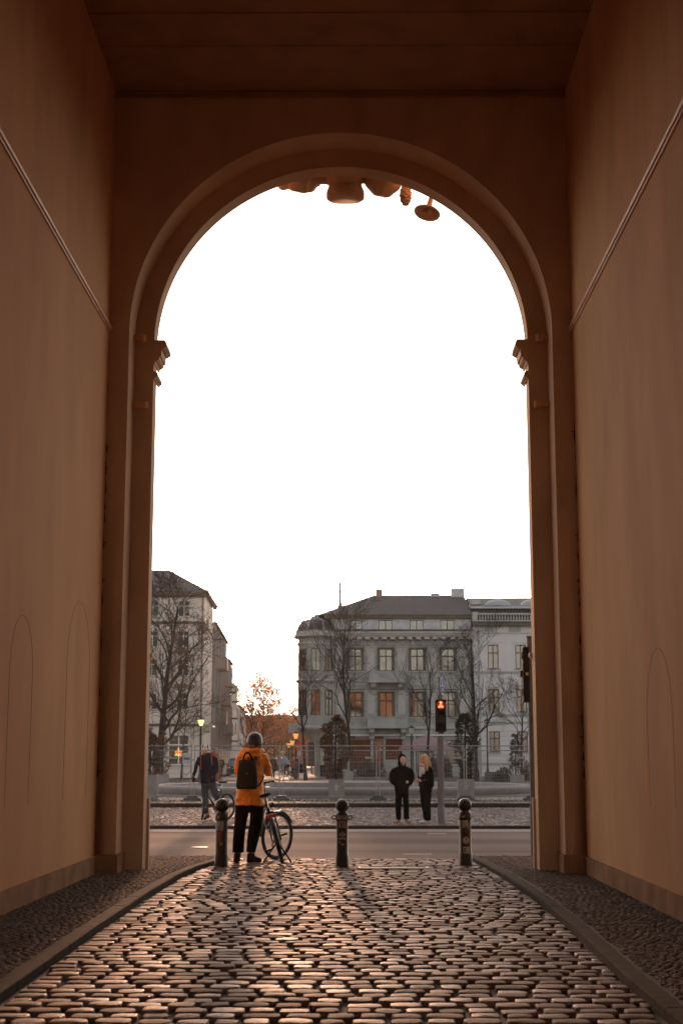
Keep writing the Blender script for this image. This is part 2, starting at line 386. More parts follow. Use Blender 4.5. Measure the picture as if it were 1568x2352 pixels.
# bed under the setts
struct(MB().box(-9.5, 9.5, -34, ROAD_Y, -.3, -.030).build('paving_bed', M['joint']))
bl = MB()
for K, s_ in ((KL, -1), (KR, 1)):
    ys = np.linspace(-4, ROAD_Y-.04, 40)
    for a, b in zip(ys[:-1], ys[1:]):
        xa, xb = kx(K, a)+s_*.13, kx(K, b)+s_*.13
        bl.add([(xa, a, .030), (xb, b, .030), (s_*9.4, b, .030), (s_*9.4, a, .030)], [(0,1,2,3)])
struct(bl.build('pavement_bed', M['pavejoint']))
r = np.random.RandomState(4); L = []
y = 6.9
while y < ROAD_Y-.05:
    hw = r.uniform(.080, .093); x = kx(KL, y)+.02+r.uniform(0, .05); xe = kx(KR, y)-.01
    ph = r.uniform(0, 6)
    while x < xe-.05:
        hl = r.uniform(.072, .118)
        if x+2*hl > xe: hl = (xe-x)/2
        if hl > .03: L.append((x+hl, y+hw+.006*math.sin(x*1.3+ph)+r.normal(0,.0022), r.normal(0, .0022), hl-.004, hw*r.uniform(.93,1.0)-.002, r.normal(0,.010)))
        x += 2*hl+r.uniform(.014, .034)
    y += 2*hw+.007
struct(field('passage_roadway', M['sett'], L, (8, 7), seed=2, zed=.0065, h0=.022, tl=.010, ex_=3.2))
def mosaic(name, x0f, x1f, y0, y1, z, s_, m, seed, zed=.006, pad=(4,4), h0=.02):
    r = np.random.RandomState(seed); L = []; y = y0
    while y < y1:
        h = s_*r.uniform(.42, .56); a, b = x0f(y), x1f(y); x = a+r.uniform(0, s_*.6)
        while x < b-s_*.3:
            hl = s_*r.uniform(.38, .62)
            if x+2*hl > b: hl = max(.01, (b-x)/2)
            L.append((x+hl, y+h+r.normal(0, s_*.10), z+r.normal(0, s_*.02), hl*.93, h*.92, r.normal(0, .16)))
            x += 2*hl+s_*.03
        y += 2*h+s_*.02
    return struct(field(name, m, L, pad, zed, s_*.02, seed, h0=h0))
mosaic('side_pavement', lambda y: max(-3.1, -6) if y < 18.6 else (-2.9 if y < 19.2 else (-2.58 if y < 19.45 else -3.6)), lambda y: kx(KL, y)-.14, 9.0, ROAD_Y-.06, .040, .07, M['mosaic'], 5, pad=(4,4), zed=.003, h0=.010)
mosaic('side_pavement', lambda y: kx(KR, y)+.14, lambda y: 3.1 if y < 18.6 else (2.9 if y < 19.2 else (2.58 if y < 19.45 else 3.6)), 9.0, ROAD_Y-.06, .040, .07, M['mosaic'], 6, pad=(4,4), zed=.003, h0=.010)
def kerb(K, s_, label):
    r = random.Random(3); mb = MB(); y = -4.0
    while y < ROAD_Y-.1:
        e = min(ROAD_Y-.02, y+r.uniform(.75, 1.15)); a, b = y+.006, e-.006
        n = 4; R = []
        for k in range(n+1):
            t = a+(b-a)*k/n; xi = kx(K, t); z = .046+r.uniform(-.002, .002); i = .012
            R.append([(xi, t, -.05), (xi, t, z-i), (xi+s_*i, t, z), (xi+s_*(.13-i), t, z), (xi+s_*.13, t, z-i), (xi+s_*.13, t, -.05)])
        mb.rings(R); y = e
    return struct(mb.build('kerb', M['kerb']), label)
kerb(KL, -1, 'worn granite kerb along the left side of the passage'); kerb(KR, 1, 'worn granite kerb along the right side of the passage')
# road
struct(MB().box(-90, 90, ROAD_Y, 35.34, -.31, -.20).build('road', M['asphalt']))
struct(MB().box(-90, 90, ROAD_Y-.14, ROAD_Y-.005, -.3, -.012).build('kerb', M['kerb']), 'flush granite edge between the passage setts and the road')
struct(MB().box(-90, 90, 33.9, 35.34, -.197, -.190).build('gutter_strip', M['gutter']))
struct(MB().box(-90, 90, 34.75, 34.80, -.189, -.186).build('gutter_strip', M['white']), 'thin pale line at the far edge of the road')
kb = MB(); x = -40
while x < 40: kb.cbox((x+.5, 35.42, -.3), .99, .16, .185, .012); x += 1.0
struct(kb.build('kerb', M['kerb']), 'dark low kerb on the far side of the road')
struct(MB().box(-90, 90, 35.52, 49.2, -.3, -.135).build('far_pavement_bed', M['joint']))
mosaic('far_pavement', lambda y: -9, lambda y: 9.5, 35.5, 48.9, -.118, .15, M['mosaic_far'], 9, zed=.010)
kb = MB(); x = -40
while x < 40: kb.cbox((x+.75, 49.15, -.3), 1.49, .18, .31, .02); x += 1.5
struct(kb.build('kerb', M['kerb']), 'raised pale edged kerb in front of the plaza')
struct(MB().box(-90, 90, 49.26, 51.9, -.3, -.015).build('plaza_edge_bed', M['joint']))
mosaic('plaza_edge_pavement', lambda y: -12, lambda y: 12, 49.26, 51.8, -.002, .15, M['mosaic_far'], 12, zed=.010)
struct(MB().box(-90, 90, 51.9, 112.0, -.3, -.004).build('plaza', M['plaza']))
gr = MB(); r_ = random.Random(5)
for i in range(5200):
    X = r_.uniform(-12, 12); Y = 51.7+abs(r_.gauss(0, .9)) if r_.random() < .8 else r_.uniform(52, 57); a = r_.uniform(0, 6.3); h = r_.uniform(.02, .07); d = .012
    gr.add([(X-d*math.cos(a), Y-d*math.sin(a), -.005), (X+d*math.cos(a), Y+d*math.sin(a), -.005), (X+r_.uniform(-.03,.03), Y+r_.uniform(-.03,.03), h)], [(0,1,2)])
struct(gr.build('grass', M['grass']), 'thin dark grass at the foot of the construction fence', 'stuff')
struct(MB().box(-90, 90, 95.5, 106.9, -.29, .0).build('plaza_road', M['asphalt']))
struct(MB().box(-90, -13.2, 107.2, 112, -.29, .10).build('shop_pavement', M['plaza']), 'pavement in front of the cream building')
struct(MB().box(-4.0, 90, 108.5, 122, -.29, .10).build('shop_pavement', M['plaza']), 'pavement in front of the grey corner building')
stm = MB(); sx0 = lambda Y, o: o-.04*(Y-110)
stm.add([(sx0(107,-10.2),107.0,.012),(sx0(107,-4.6),107.0,.012),(sx0(420,-4.6),420,.012),(sx0(420,-10.2),420,.012)], [(0,1,2,3)])
M['street'] = mat('street_setts', (.20,.15,.12), .7, .3, 3, .6, 14, spec=.4)
struct(stm.build('side_street', M['street']))
# painted and small flat things on the road
for (px, py, wd, dp) in ((1003, 1915, .42, .04), (958, 1962, .5, .03)):
    g = G(px, py, -.196)
    struct(MB().box(g.x-wd/2*(1), g.x+wd/2, g.y-dp, g.y+dp, -.189 if g.y > 33.8 else -.197, -.186 if g.y>33.8 else -.193).build('road_marking', M['white']), 'short worn white stroke painted on the asphalt')
g = G(458, 1947, -.2)
tag(MB().lathe((g.x, g.y, -.2), [(.16,0),(.16,.012),(.14,.014),(.0,.015)], 20).build('manhole_cover', M['steel'], origin=(g.x,g.y,-.2)), 'small round shiny metal cover set in the asphalt', 'cover')
# tram / drain channel cover in the setts
a = G(822, 1995); b = G(984, 1995); dcov = MB(); dcov.box(a.x, b.x, a.y-.13, a.y+.13, -.02, .012)
dc = thing('drain_cover', 'long flat metal drain cover set in the cobbles beside the middle bollard', 'drain cover', ((a.x+b.x)/2, a.y, 0))
dcov.build('cover_plate', M['corten'], dc)
for X in (a.x+.02, b.x-.02): MB().box(X-.012, X+.012, a.y-.12, a.y+.12, .013, .018).build('edge_bar', M['steel'], dc)
mb = MB()
for k in range(8): X = (a.x+b.x)/2-.14+k*.04; mb.box(X, X+.018, a.y-.05, a.y+.03, .013, .017)
mb.build('slots', M['steel'], dc)

# ================================================================== GATEHOUSE
YA, YB, YC = 18.6, 19.15, 19.47; HW = 3.1; RA, RB, SPR = 2.835, 2.575, 7.12; CEIL = 10.56; TOP = 13.4
gate = thing('gatehouse', 'orange plastered gatehouse with a tall round arched passage framing the street', 'gatehouse', (0, YC, 0))
def archwall(hw, y0, y1, R_, spr, z0, ztop, m, name, parent, n=48, seed=0):
    mb = MB(); arc = [(R_*math.cos(PI-PI*i/n), spr+R_*math.sin(PI*i/n)) for i in range(n+1)]
    for y in (y0, y1):
        mb.add([(-hw,y,z0),(-R_,y,z0),(-R_,y,spr),(-hw,y,spr)], [(0,1,2,3)]); mb.add([(R_,y,z0),(hw,y,z0),(hw,y,spr),(R_,y,spr)], [(0,1,2,3)])
        top = [(-hw, ztop) if i == 0 else ((hw, ztop) if i == n else (-hw+2*hw*i/n, ztop)) for i in range(n+1)]
        for i in range(n): mb.add([(arc[i][0],y,arc[i][1]),(arc[i+1][0],y,arc[i+1][1]),(top[i+1][0],y,top[i+1][1]),(top[i][0],y,top[i][1])], [(0,1,2,3)])
        mb.add([(-hw,y,spr),(-R_,y,spr),(-hw,y,ztop)], [(0,1,2)]); mb.add([(hw,y,spr),(R_,y,spr),(hw,y,ztop)], [(0,1,2)])
    full = [(-R_, z0)]+arc+[(R_, z0)]
    for p, q in zip(full[:-1], full[1:]): mb.add([(p[0],y0,p[1]),(q[0],y0,q[1]),(q[0],y1,q[1]),(p[0],y1,p[1])], [(0,1,2,3)])
    for s_ in (-1, 1): mb.add([(s_*hw,y0,z0),(s_*hw,y1,z0),(s_*hw,y1,ztop),(s_*hw,y0,ztop)], [(0,1,2,3)])
    mb.add([(-hw,y0,ztop),(hw,y0,ztop),(hw,y1,ztop),(-hw,y1,ztop)], [(0,1,2,3)])
    ob = mb.build(name, m, parent)
    bm = bmesh.new(); bm.from_mesh(ob.data); bmesh.ops.remove_doubles(bm, verts=bm.verts, dist=1e-4); bmesh.ops.recalc_face_normals(bm, faces=bm.faces)
    for f in bm.faces: f.smooth = True
    bm.to_mesh(ob.data); bm.free(); ob.data.set_sharp_from_angle(angle=math.radians(30)); return ob
Y0P = -8.0
for s_ in (-1, 1):
    MB().box(*sorted((s_*HW, s_*(HW+.8))), Y0P, YA+.3, -.25, TOP-.4).build('side_wall', M['plaster'], gate)
    MB().box(*sorted((s_*HW, s_*(HW-.03))), Y0P+.6, YA-.031, -.05, .25).build('plinth', M['plinth'], gate)
    p = MB(); p.box(*sorted((s_*(RA+.0), s_*(HW-.001))), YA-.03, YA-.0, -.05, .27)
    p.box(*sorted((s_*RA, s_*(RA-.028))), YA-.03, YB-.002, -.05, .27); p.build('plinth', M['plinth'], gate)
    # string course: rounded ledge with fillets
    prof = [(0,-.075),(.030,-.07),(.04,-.045),(.070,-.035),(.088,0),(.080,.03),(.05,.045),(.02,.055),(0,.075)]
    R = [[(s_*(HW-a*.62), yy, 7.14+b*.5) for a, b in prof] for yy in (Y0P, YA)]
    mb = MB(); mb.rings(R, True, False); mb.build('string_course', M['string'], gate, smooth=True)
    # impost: stepped moulding running through the jamb
    prof = [(0,0),(-.17,0),(-.19,-.03),(-.20,-.10),(-.17,-.115),(-.155,-.13),(-.125,-.135),(-.115,-.23),(-.09,-.235),(-.085,-.27),(-.05,-.295),(-.03,-.30),(-.02,-.33),(0,-.345)]
    yb, ye = YB+.002, YC+.16
    def ringp(dx, Yn):  # profile end
        return [(s_*(RB+a*1.0)+0*dx, Yn, SPR+.04+b*1.0) for a, b in prof]
    n_ = len(prof)
    mb = MB(); F0 = [(s_*(RB+a*.86), yb, SPR+.05+b) for a, b in prof]; F1 = [(s_*(RB+a*.86), ye, SPR+.05+b) for a, b in prof]
    mb.rings([F0, F1]); mb.build('impost', M['plaster_trim'], gate)
    prof2 = [(0,0),(-.045,-.005),(-.06,-.05),(-.05,-.075),(-.03,-.08),(-.02,-.10),(0,-.11)]
    mb = MB(); z_ = SPR-.40
    mb.rings([[(s_*(RB+a), yb, z_+b) for a, b in prof2], [(s_*(RB+a), ye, z_+b) for a, b in prof2]]); mb.build('impost', M['plaster_trim'], gate)
    mb = MB(); mb.rings([[(s_*(RB+a*.6), YC-.02, 2.88+b*.8) for a, b in prof2], [(s_*(RB+a*.6), YC+.12, 2.88+b*.8) for a, b in prof2]]); mb.build('outer_ledge', M['plaster_trim'], gate)
    MB().box(*sorted((s_*(RB-.03), s_*(RB+.8))), YC+.002, YC+.10, -.05, .95).build('outer_plinth', M['plaster_trim'], gate)
    # hinge pins left from the old gates
    for (xx, zz, rr, ln) in ((2.755, 6.22, .055, .30), (2.80, 7.16, .05, .14)):
        mb = MB(); Mx = Matrix.Rotation(PI/2, 3, 'Y')
        mb.box(*sorted((s_*(xx-.10), s_*(xx+.085))), YB-.16, YB+.001, zz-.035, zz+.035); mb.lathe((s_*(xx-.08), YB-.09, zz-.05), [(.045,0),(.05,.02),(.05,.08),(.04,.10)], 14)
        mb.build('hinge_pin', M['plaster'], gate, smooth=True)
archwall(HW-.0005, YA, YB-.001, RA, SPR, -.25, CEIL-.001, M['archplaster_lit'], 'inner_arch', gate)
archwall(9.6, YB, YC, RB, SPR, -.25, TOP, M['archplaster_lit'], 'outer_arch', gate)
archwall(HW-.0005, Y0P, Y0P+.5, 2.5, 7.0, -.25, CEIL-.001, M['plaster'], 'rear_arch', gate)
MB().box(-HW-.2, HW+.2, Y0P, YA+.4, CEIL, CEIL+.3).build('ceiling', M['soffit_shaded'], gate)
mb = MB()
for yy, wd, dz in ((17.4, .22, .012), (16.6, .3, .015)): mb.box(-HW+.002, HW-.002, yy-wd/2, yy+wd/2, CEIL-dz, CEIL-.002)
mb.box(-HW+.002, HW-.002, YA-.05, YA-.002, CEIL-.10, CEIL-.04); mb.build('ceiling_moulding', M['soffit_shaded'], gate)
# facade towards the street: cornice, paired columns
MB().box(-9.7, 9.7, YC+.01, YC+.5, TOP-.5, TOP).build('cornice', M['plaster_trim'], gate)
for X in (-8.6, -7.0, -4.3, 4.3, 7.0, 8.6):
    mb = MB(); mb.lathe((X, YC+.45, 0), [(.5,-.1),(.5,.9),(.36,1.0),(.36,1.2),(.34,6),(.30,9.6),(.44,10.1),(.46,12.9)], 20); mb.build('column', M['plaster_trim'], gate, smooth=True)
# blocked niches: fine arched outlines, darker than the side walls
def niche(s_, y0, y1, ztop, zb=1.0):
    R_ = (y1-y0)/2; c = (y0+y1)/2; n = 22; x = s_*(HW-.0025); hw = .0045; zs = ztop-R_*1.15
    pts = [(y0, zb)]+[(c-R_*math.cos(PI*i/n), zs+R_*1.15*math.sin(PI*i/n)) for i in range(n+1)]+[(y1, zb)]
    mb = MB()
    for (a, b), (c2, d) in zip(pts[:-1], pts[1:]):
        t = Vector((c2-a, d-b)).normalized(); nn = Vector((-t.y, t.x))*hw
        q = [(a+nn.x, b+nn.y), (c2+nn.x, d+nn.y), (c2-nn.x, d-nn.y), (a-nn.x, b-nn.y)]
        mb.add([(x, u, v) for u, v in q]+[(s_*(HW+.001), u, v) for u, v in q], [(0,1,2,3),(0,4,5,1),(1,5,6,2),(2,6,7,3),(3,7,4,0)])
    mb.build('niche_outline', M['groove'], gate)
def wallY(px, s_): r = ray(px, 1500); return float((s_*HW-CAM[0])/r[0]*r[1])
def wallZ(px, py, s_): r = ray(px, py); return float(CAM[2]+(s_*HW-CAM[0])/r[0]*r[2])
niche(-1, wallY(24, -1), wallY(77, -1), wallZ(50, 1411, -1)); niche(-1, wallY(155, -1), wallY(207, -1), wallZ(181, 1380, -1)); niche(1, wallY(1538, 1), wallY(1480, 1), wallZ(1505, 1490, 1))
# ragged cracks in the corners between side walls and arch
for s_ in (-1, 1):
    mb = MB(); r_ = random.Random(11+s_); z = 1.2
    while z < 5.6:
        h = r_.uniform(.05, .32); wd = r_.uniform(.008, .022)
        if r_.random() < .75:
            x = s_*(HW-.0005); pts = [(0, z), (wd, z+h*.3), (wd*.6, z+h*.6), (wd*.2, z+h), (0, z+h)]
            mb.prism([(x-s_*a, b) for a, b in pts], YA-.006, YA-.001)
            if r_.random() < .35: mb.prism([(x, z+h*.5), (x-s_*r_.uniform(.03,.07), z+h*.5+.01), (x, z+h*.5+.014)], YA-.005, YA-.0012)
        z += h+r_.uniform(.0, .12)
    struct(mb.build('crack', M['crack'], gate), 'dark ragged cracks running up the corner of the passage', 'stuff')
# stains on the right and left pier
# sculpted trophy over the keystone, seen from below
YS = YC+.38
def pe(mb, px, py, rx, ry, ryy=.28, rot=0, YY=YS, nu=20, nv=14, nz=0.0, fs=9):
    c = P(px, py, YY); k = YY/FPX; Mx = Matrix.Rotation(rot, 3, 'Y'); o = len(mb.v)
    mb.ell(c, rx*k, ryy, ry*k, nu, nv, Mx)
    if nz:
        for i in range(o, len(mb.v)): mb.v[i] += (mb.v[i]-c).normalized()*noise.noise(mb.v[i]*fs)*nz
mb = MB(); pe(mb, 690, 405, 52, 36, .3, 0, nz=.05, nu=32, nv=20); pe(mb, 655, 415, 24, 20, .2, 0, nz=.03); pe(mb, 712, 420, 18, 20, .2, nz=.03); mb.build('carved_drapery', M['plaster_trim'], gate, smooth=True)
mb = MB(); pe(mb, 880, 405, 50, 50, .32, 0, nz=.02, nu=32, nv=20); mb.build('carved_shield', M['plaster_trim'], gate, smooth=True)
mb = MB(); pe(mb, 784, 372, 165, 58, .22, 0, nz=.03, nu=40, nv=20); mb.build('carved_relief', M['plaster_trim'], gate, smooth=True)
mb = MB(); pe(mb, 790, 405, 48, 38, .3, nz=.03); mb.build('carved_keystone', M['plaster_trim'], gate, smooth=True)
c = P(793, 440, YS); k = YS/FPX; mb = MB()
mb.loft([((c.x,c.y,c.z+.14),(38*k,0,0),(0,.14,0)),((c.x,c.y,c.z+.05),(41*k,0,0),(0,.18,0)),((c.x,c.y,c.z-.03),(46*k,0,0),(0,.21,0)),((c.x,c.y,c.z-.09),(46*k,0,0),(0,.21,0)),((c.x,c.y,c.z-.125),(38*k,0,0),(0,.17,0))], 28, e=3.0); mb.build('carved_drum', M['plaster_trim'], gate, smooth=True)
mb = MB(); c = P(931, 448, YS); mb.ell(c, 12*k, .08, 25*k, 14, 10)
for j in range(7):
    for i in range(7):
        a = 2*PI*(i+.5*(j%2))/7; zz = (-.9+j*.28); rr = math.sqrt(max(0.02, 1-zz*zz)); mb.ell(c+Vector((12*k*rr*math.cos(a), .08*rr*math.sin(a), 25*k*zz)), .024, .024, .022, 6, 4)
mb.build('carved_pine_cone', M['plaster_trim'], gate, smooth=True)
c = P(981, 487, YS); t_ = P(994, 438, YS-.15); ax = (t_-c).normalized(); Mx = ax.to_track_quat('Z', 'Y').to_matrix() @ Matrix.Rotation(0, 3, 'Z')
tilt = Matrix.Rotation(math.radians(14), 3, 'Y') @ Matrix.Rotation(math.radians(-13), 3, 'X')
mb = MB(); mb.lathe(c, [(.0,.035),(.10,.03),(.17,.01),(.195,-.012),(.19,-.026),(.15,-.008),(.08,.015),(.0,.02)][::-1], 30, tilt)
mb.tube([c+Vector((0,0,.0)), c.lerp(t_, .3), c.lerp(t_, .7), t_], [.075, .04, .032, .035], 14); mb.build('carved_trumpet', M['plaster_trim'], gate, smooth=True)
# ================================================================== BUILDINGS
def frameM(o, ux, nrm):
    """local x along the wall, y into the wall, z up"""
    ux = Vector(ux).normalized(); n_ = -Vector(nrm).normalized()
    Mx = Matrix.Identity(4)
    for i in range(3): Mx[i][0] = ux[i]; Mx[i][1] = n_[i]; Mx[i][2] = (0,0,1)[i]; Mx[i][3] = o[i]
    return Mx
def facade(name, m, parent, W_, x0, x1, z0, z1, opens, depth=.16):
    xs = sorted({x0, x1, *[o[0] for o in opens], *[o[1] for o in opens]}); zs = sorted({z0, z1, *[o[2] for o in opens], *[o[3] for o in opens]})
    mb = MB(W_)
    for i in range(len(xs)-1):
        for j in range(len(zs)-1):
            cx, cz = (xs[i]+xs[i+1])/2, (zs[j]+zs[j+1])/2
            if any(o[0] < cx < o[1] and o[2] < cz < o[3] for o in opens): continue
            mb.add([(xs[i],0,zs[j]),(xs[i+1],0,zs[j]),(xs[i+1],0,zs[j+1]),(xs[i],0,zs[j+1])], [(0,1,2,3)])
    for a, b, c, d in [o[:4] for o in opens]:
        mb.add([(a,0,c),(b,0,c),(b,0,d),(a,0,d),(a,depth,c),(b,depth,c),(b,depth,d),(a,depth,d)], [(0,4,5,1),(1,5,6,2),(2,6,7,3),(3,7,4,0)])
    return mb.build(name, m, parent)
def window(parent, W_, a, b, c, d, fm, depth=.14, style='cross', pane=None, t=.055, sill=None, surround=None, name='window'):
    mb = MB(W_); y0, y1 = depth-.04, depth+.03
    mb.box(a, a+t, y0, y1, c, d); mb.box(b-t, b, y0, y1, c, d); mb.box(a+t, b-t, y0, y1, c, c+t); mb.box(a+t, b-t, y0, y1, d-t, d)
    mx = (a+b)/2; tz = c+(d-c)*.66
    if style in ('cross', 'tee'):
        mb.box(mx-t*.6, mx+t*.6, y0, y1, c+t, d-t); mb.box(a+t, mx-t*.6, y0-.01, y1, tz-t*.6, tz+t*.6); mb.box(mx+t*.6, b-t, y0-.01, y1, tz-t*.6, tz+t*.6)
    elif style == 'pair': mb.box(mx-t*.6, mx+t*.6, y0, y1, c+t, d-t)
    elif style == 'shop':
        n = max(1, int((b-a)/1.6))
        for k in range(1, n): X = a+(b-a)*k/n; mb.box(X-t*.6, X+t*.6, y0, y1, c+t, d-t)
    o = mb.build(name, fm, parent)
    g = MB(W_); g.add([(a,y0+.035,c),(b,y0+.035,c),(b,y0+.035,d),(a,y0+.035,d)], [(0,1,2,3)]); g.build('pane', pane or M['glass'], o)
    MB(W_).box(a+t, b-t, y0+.3, y0+.31, c, d).build('curtain', M['brownwall'], o) if False else None
    if sill: MB(W_).box(a-.12, b+.12, -.10, depth-.05, c-.09, c-.005).build('sill', sill, o)
    if surround:
        s_ = MB(W_); e = .17; s_.box(a-e, a-.005, -.035, .002, c-.01, d+e); s_.box(b+.005, b+e, -.035, .002, c-.01, d+e); s_.box(a-.005, b+.005, -.035, .002, d+.005, d+e)
        s_.box(a-e-.05, b+e+.05, -.10, .002, d+e+.003, d+e+.075); s_.build('surround', surround, o)
    return o
Z0 = .10
def zz(py, Y): return P(812, py, Y).z
def xx(px, Y): return P(px, 1745, Y).x
# ---------------------------------------------------------------- grey corner building
Y = 120.0
gb = thing('corner_building', 'grey ornate corner building with domed bay, attic windows and tiled roof', 'building', (2.5, Y, Z0))
x0, x1 = xx(752, Y), xx(1088, Y); W_ = frameM((0, Y, 0), (1,0,0), (0,-1,0))
top = zz(1464, Y); cols = [816, 887, 959.5, 1031]; ww = .56
opens = []; spec = []
for i, c in enumerate(cols):
    X = xx(c, Y)
    spec.append((X-ww, X+ww, zz(1541, Y), zz(1490, Y), 'cross')); spec.append((X-ww, X+ww, zz(1647, Y), zz(1590, Y), 'cross'))
shop = [(xx(776, Y), xx(797, Y), zz(1768, Y), zz(1694, Y)), (xx(806, Y), xx(851, Y), zz(1768, Y), zz(1699, Y)), (xx(858, Y), xx(880, Y), zz(1768,Y), zz(1699,Y)), (xx(885, Y), xx(924, Y), zz(1745, Y), zz(1697, Y)),
        (xx(942, Y), xx(995, Y), zz(1775, Y), zz(1702, Y)), (xx(1025, Y), xx(1060, Y), zz(1755, Y), zz(1700, Y))]
opens = [s_[:4] for s_ in spec]+shop
facade('wall', M['rust'], gb, W_, x0, x1, Z0, top, opens, .18)
for s_ in spec: window(gb, W_, *s_[:4], M['brownframe'], .16, 'cross', t=.075, sill=M['trim'], surround=M['olive'])
for k, s_ in enumerate(shop): window(gb, W_, *s_, M['brownframe'], .16, 'shop', name='shop_window', sill=M['trim'], pane=M['warmglass'] if k in (1, 3) else None)
# body and other walls
Yb = Y+14; sl_ = -.04
mb = MB(); xs0 = x0-1.0
mb.add([(xs0,Y+.6,Z0),(xs0+sl_*13.4,Yb,Z0),(xs0+sl_*13.4,Yb,top),(xs0,Y+.6,top)], [(0,1,2,3)]); mb.add([(x1,Y,Z0),(x1,Yb,Z0),(x1,Yb,top),(x1,Y,top)], [(0,1,2,3)])
mb.add([(xs0+sl_*13.4,Yb,Z0),(x1,Yb,Z0),(x1,Yb,top),(xs0+sl_*13.4,Yb,top)], [(0,1,2,3)]); mb.add([(xs0,Y+.6,Z0),(x0,Y,Z0),(x0,Y,top),(xs0,Y+.6,top)], [(0,1,2,3)]); mb.build('rear_wall', M['stone'], gb)
# string courses, frieze, cornice with brackets and roundels
def hband(name, z0, z1, pr, m=M['trim'], xa=x0+.0, xb=x1, Yn=Y, par=gb): return MB().box(xa, xb, Yn-pr, Yn+.001, z0, z1).build(name, m, par)
mb = MB(); z_ = zz(1464, Y)
mb.box(x0, x1+.1, Y-.40, Y, z_-.0, z_+.12); mb.box(x0, x1+.15, Y-.55, Y, z_+.123, z_+.30); mb.box(x0, x1+.18, Y-.68, Y, z_+.303, z_+.44); mb.build('cornice', M['trim'], gb)
MB().box(x0, x1+.1, Y-.62, Y+.4, z_+.443, z_+.62).build('cornice_roof', M['slate'], gb)
mb = MB(); nb = 17
for k in range(nb): X = x0+.5+(x1-x0-.8)*k/(nb-1); mb.box(X-.19, X+.19, Y-.62, Y, z_-.20, z_-.003)
mb.build('bracket', M['trim'], gb)
mb = MB()
for k in range(nb-1): X = x0+.5+(x1-x0-.8)*(k+.5)/(nb-1); mb.lathe((X, Y+.0, zz(1477,Y)), [(.26,0),(.26,.10),(.15,.12),(.12,.04)], 14, Matrix.Rotation(PI/2, 3, 'X'))
mb.build('frieze_roundel', M['stone'], gb)
hband('band', zz(1487,Y), zz(1484.5,Y), .10); hband('band', zz(1572,Y), zz(1570,Y), .06); hband('band', zz(1674,Y), zz(1668,Y), .18); hband('band', zz(1588,Y), zz(1586,Y), .04)
hband('shop_fascia_strip', zz(1690,Y), zz(1687.5,Y), .25, M['white'], xx(756,Y))
hband('shop_fascia', zz(1697,Y), zz(1691,Y), .12, M['redawning'], xx(798,Y), xx(880,Y))
text('STEAKHAUS', .26, M['trim'], gb, (xx(838,Y), Y-.14, zz(1694,Y)), sx=1.1, name='fascia_lettering')
# pilaster capitals between the windows
for c in (852, 923, 995, 1067, 780):
    X = xx(c, Y); mb = MB(); mb.box(X-.33, X+.33, Y-.07, Y, zz(1541,Y), zz(1497,Y)); mb.box(X-.40, X+.40, Y-.13, Y, zz(1497,Y)+.003, zz(1492.5,Y)); mb.box(X-.46, X+.46, Y-.18, Y, zz(1492.5,Y)+.003, zz(1489,Y)); mb.build('pilaster', M['trim'], gb)
    mb = MB(); mb.box(X-.30, X+.30, Y-.06, Y, zz(1640,Y), zz(1592,Y)); mb.build('pilaster', M['trim'], gb)
# balconies
for (pa, pb, pt, pbm) in ((848, 931, 1545, 1566), (844, 936, 1649, 1670)):
    mb = MB(); a, b = xx(pa,Y), xx(pb,Y); t_, b_ = zz(pt,Y), zz(pbm,Y)
    mb.box(a, b, Y-1.0, Y-.88, b_+.1, t_); mb.box(a, a+.12, Y-.88, Y, b_+.1, t_); mb.box(b-.12, b, Y-.88, Y, b_+.1, t_); mb.box(a-.08, b+.08, Y-1.1, Y, b_-.12, b_+.097); mb.box(a-.05, b+.05, Y-1.05, Y-.83, t_+.002, t_+.09)
    bo = mb.build('balcony', M['stone'], gb)
    for X in (a+.35, b-.35):
        MB(frameM((X-.2, 0, 0), (0,-1,0), (-1,0,0))).prism([(-Y, b_-.125), (-Y+.95, b_-.125), (-Y+.85, b_-.45), (-Y+.3, b_-.7), (-Y+.2, b_-1.0), (-Y, b_-1.05)], 0, .4).build('console', M['trim'], bo)
# attic
az0, az1 = z_+.62, zz(1414, Y); Wa = frameM((0, Y+.35, 0), (1,0,0), (0,-1,0)); ao = []
for c in cols: X = xx(c, Y); ao.append((X-.58, X+.58, zz(1446,Y), zz(1423.5,Y)))
facade('attic_wall', M['zinc'], gb, Wa, x0+.2, x1-.05, az0, az1, ao, .12)
mb = MB(); mb.box(x1-.06, x1-.05, Y+.35, Y+9, az0, az1); mb.box(x0+.2,x0+.25,Y+.35,Y+9,az0,az1); mb.build('attic_side', M['zinc'], gb)
for o in ao: window(gb, Wa, *o, M['brownframe'], .10, 'pair', name='attic_window')
mb = MB(); mb.box(x0-.3, x1+.05, Y-.1, Y+.5, az1, az1+.10); mb.box(x0-.3,x1,Y+.0,Y+.34,az1-.22,az1-.003)
for k in range(9): X = x0+.6+(x1-x0-1)*k/8; mb.box(X-.45, X+.45, Y-.03, Y-.001, az1-.2, az1-.01) if k%2 else None
mb.build('eaves', M['olive'], gb)
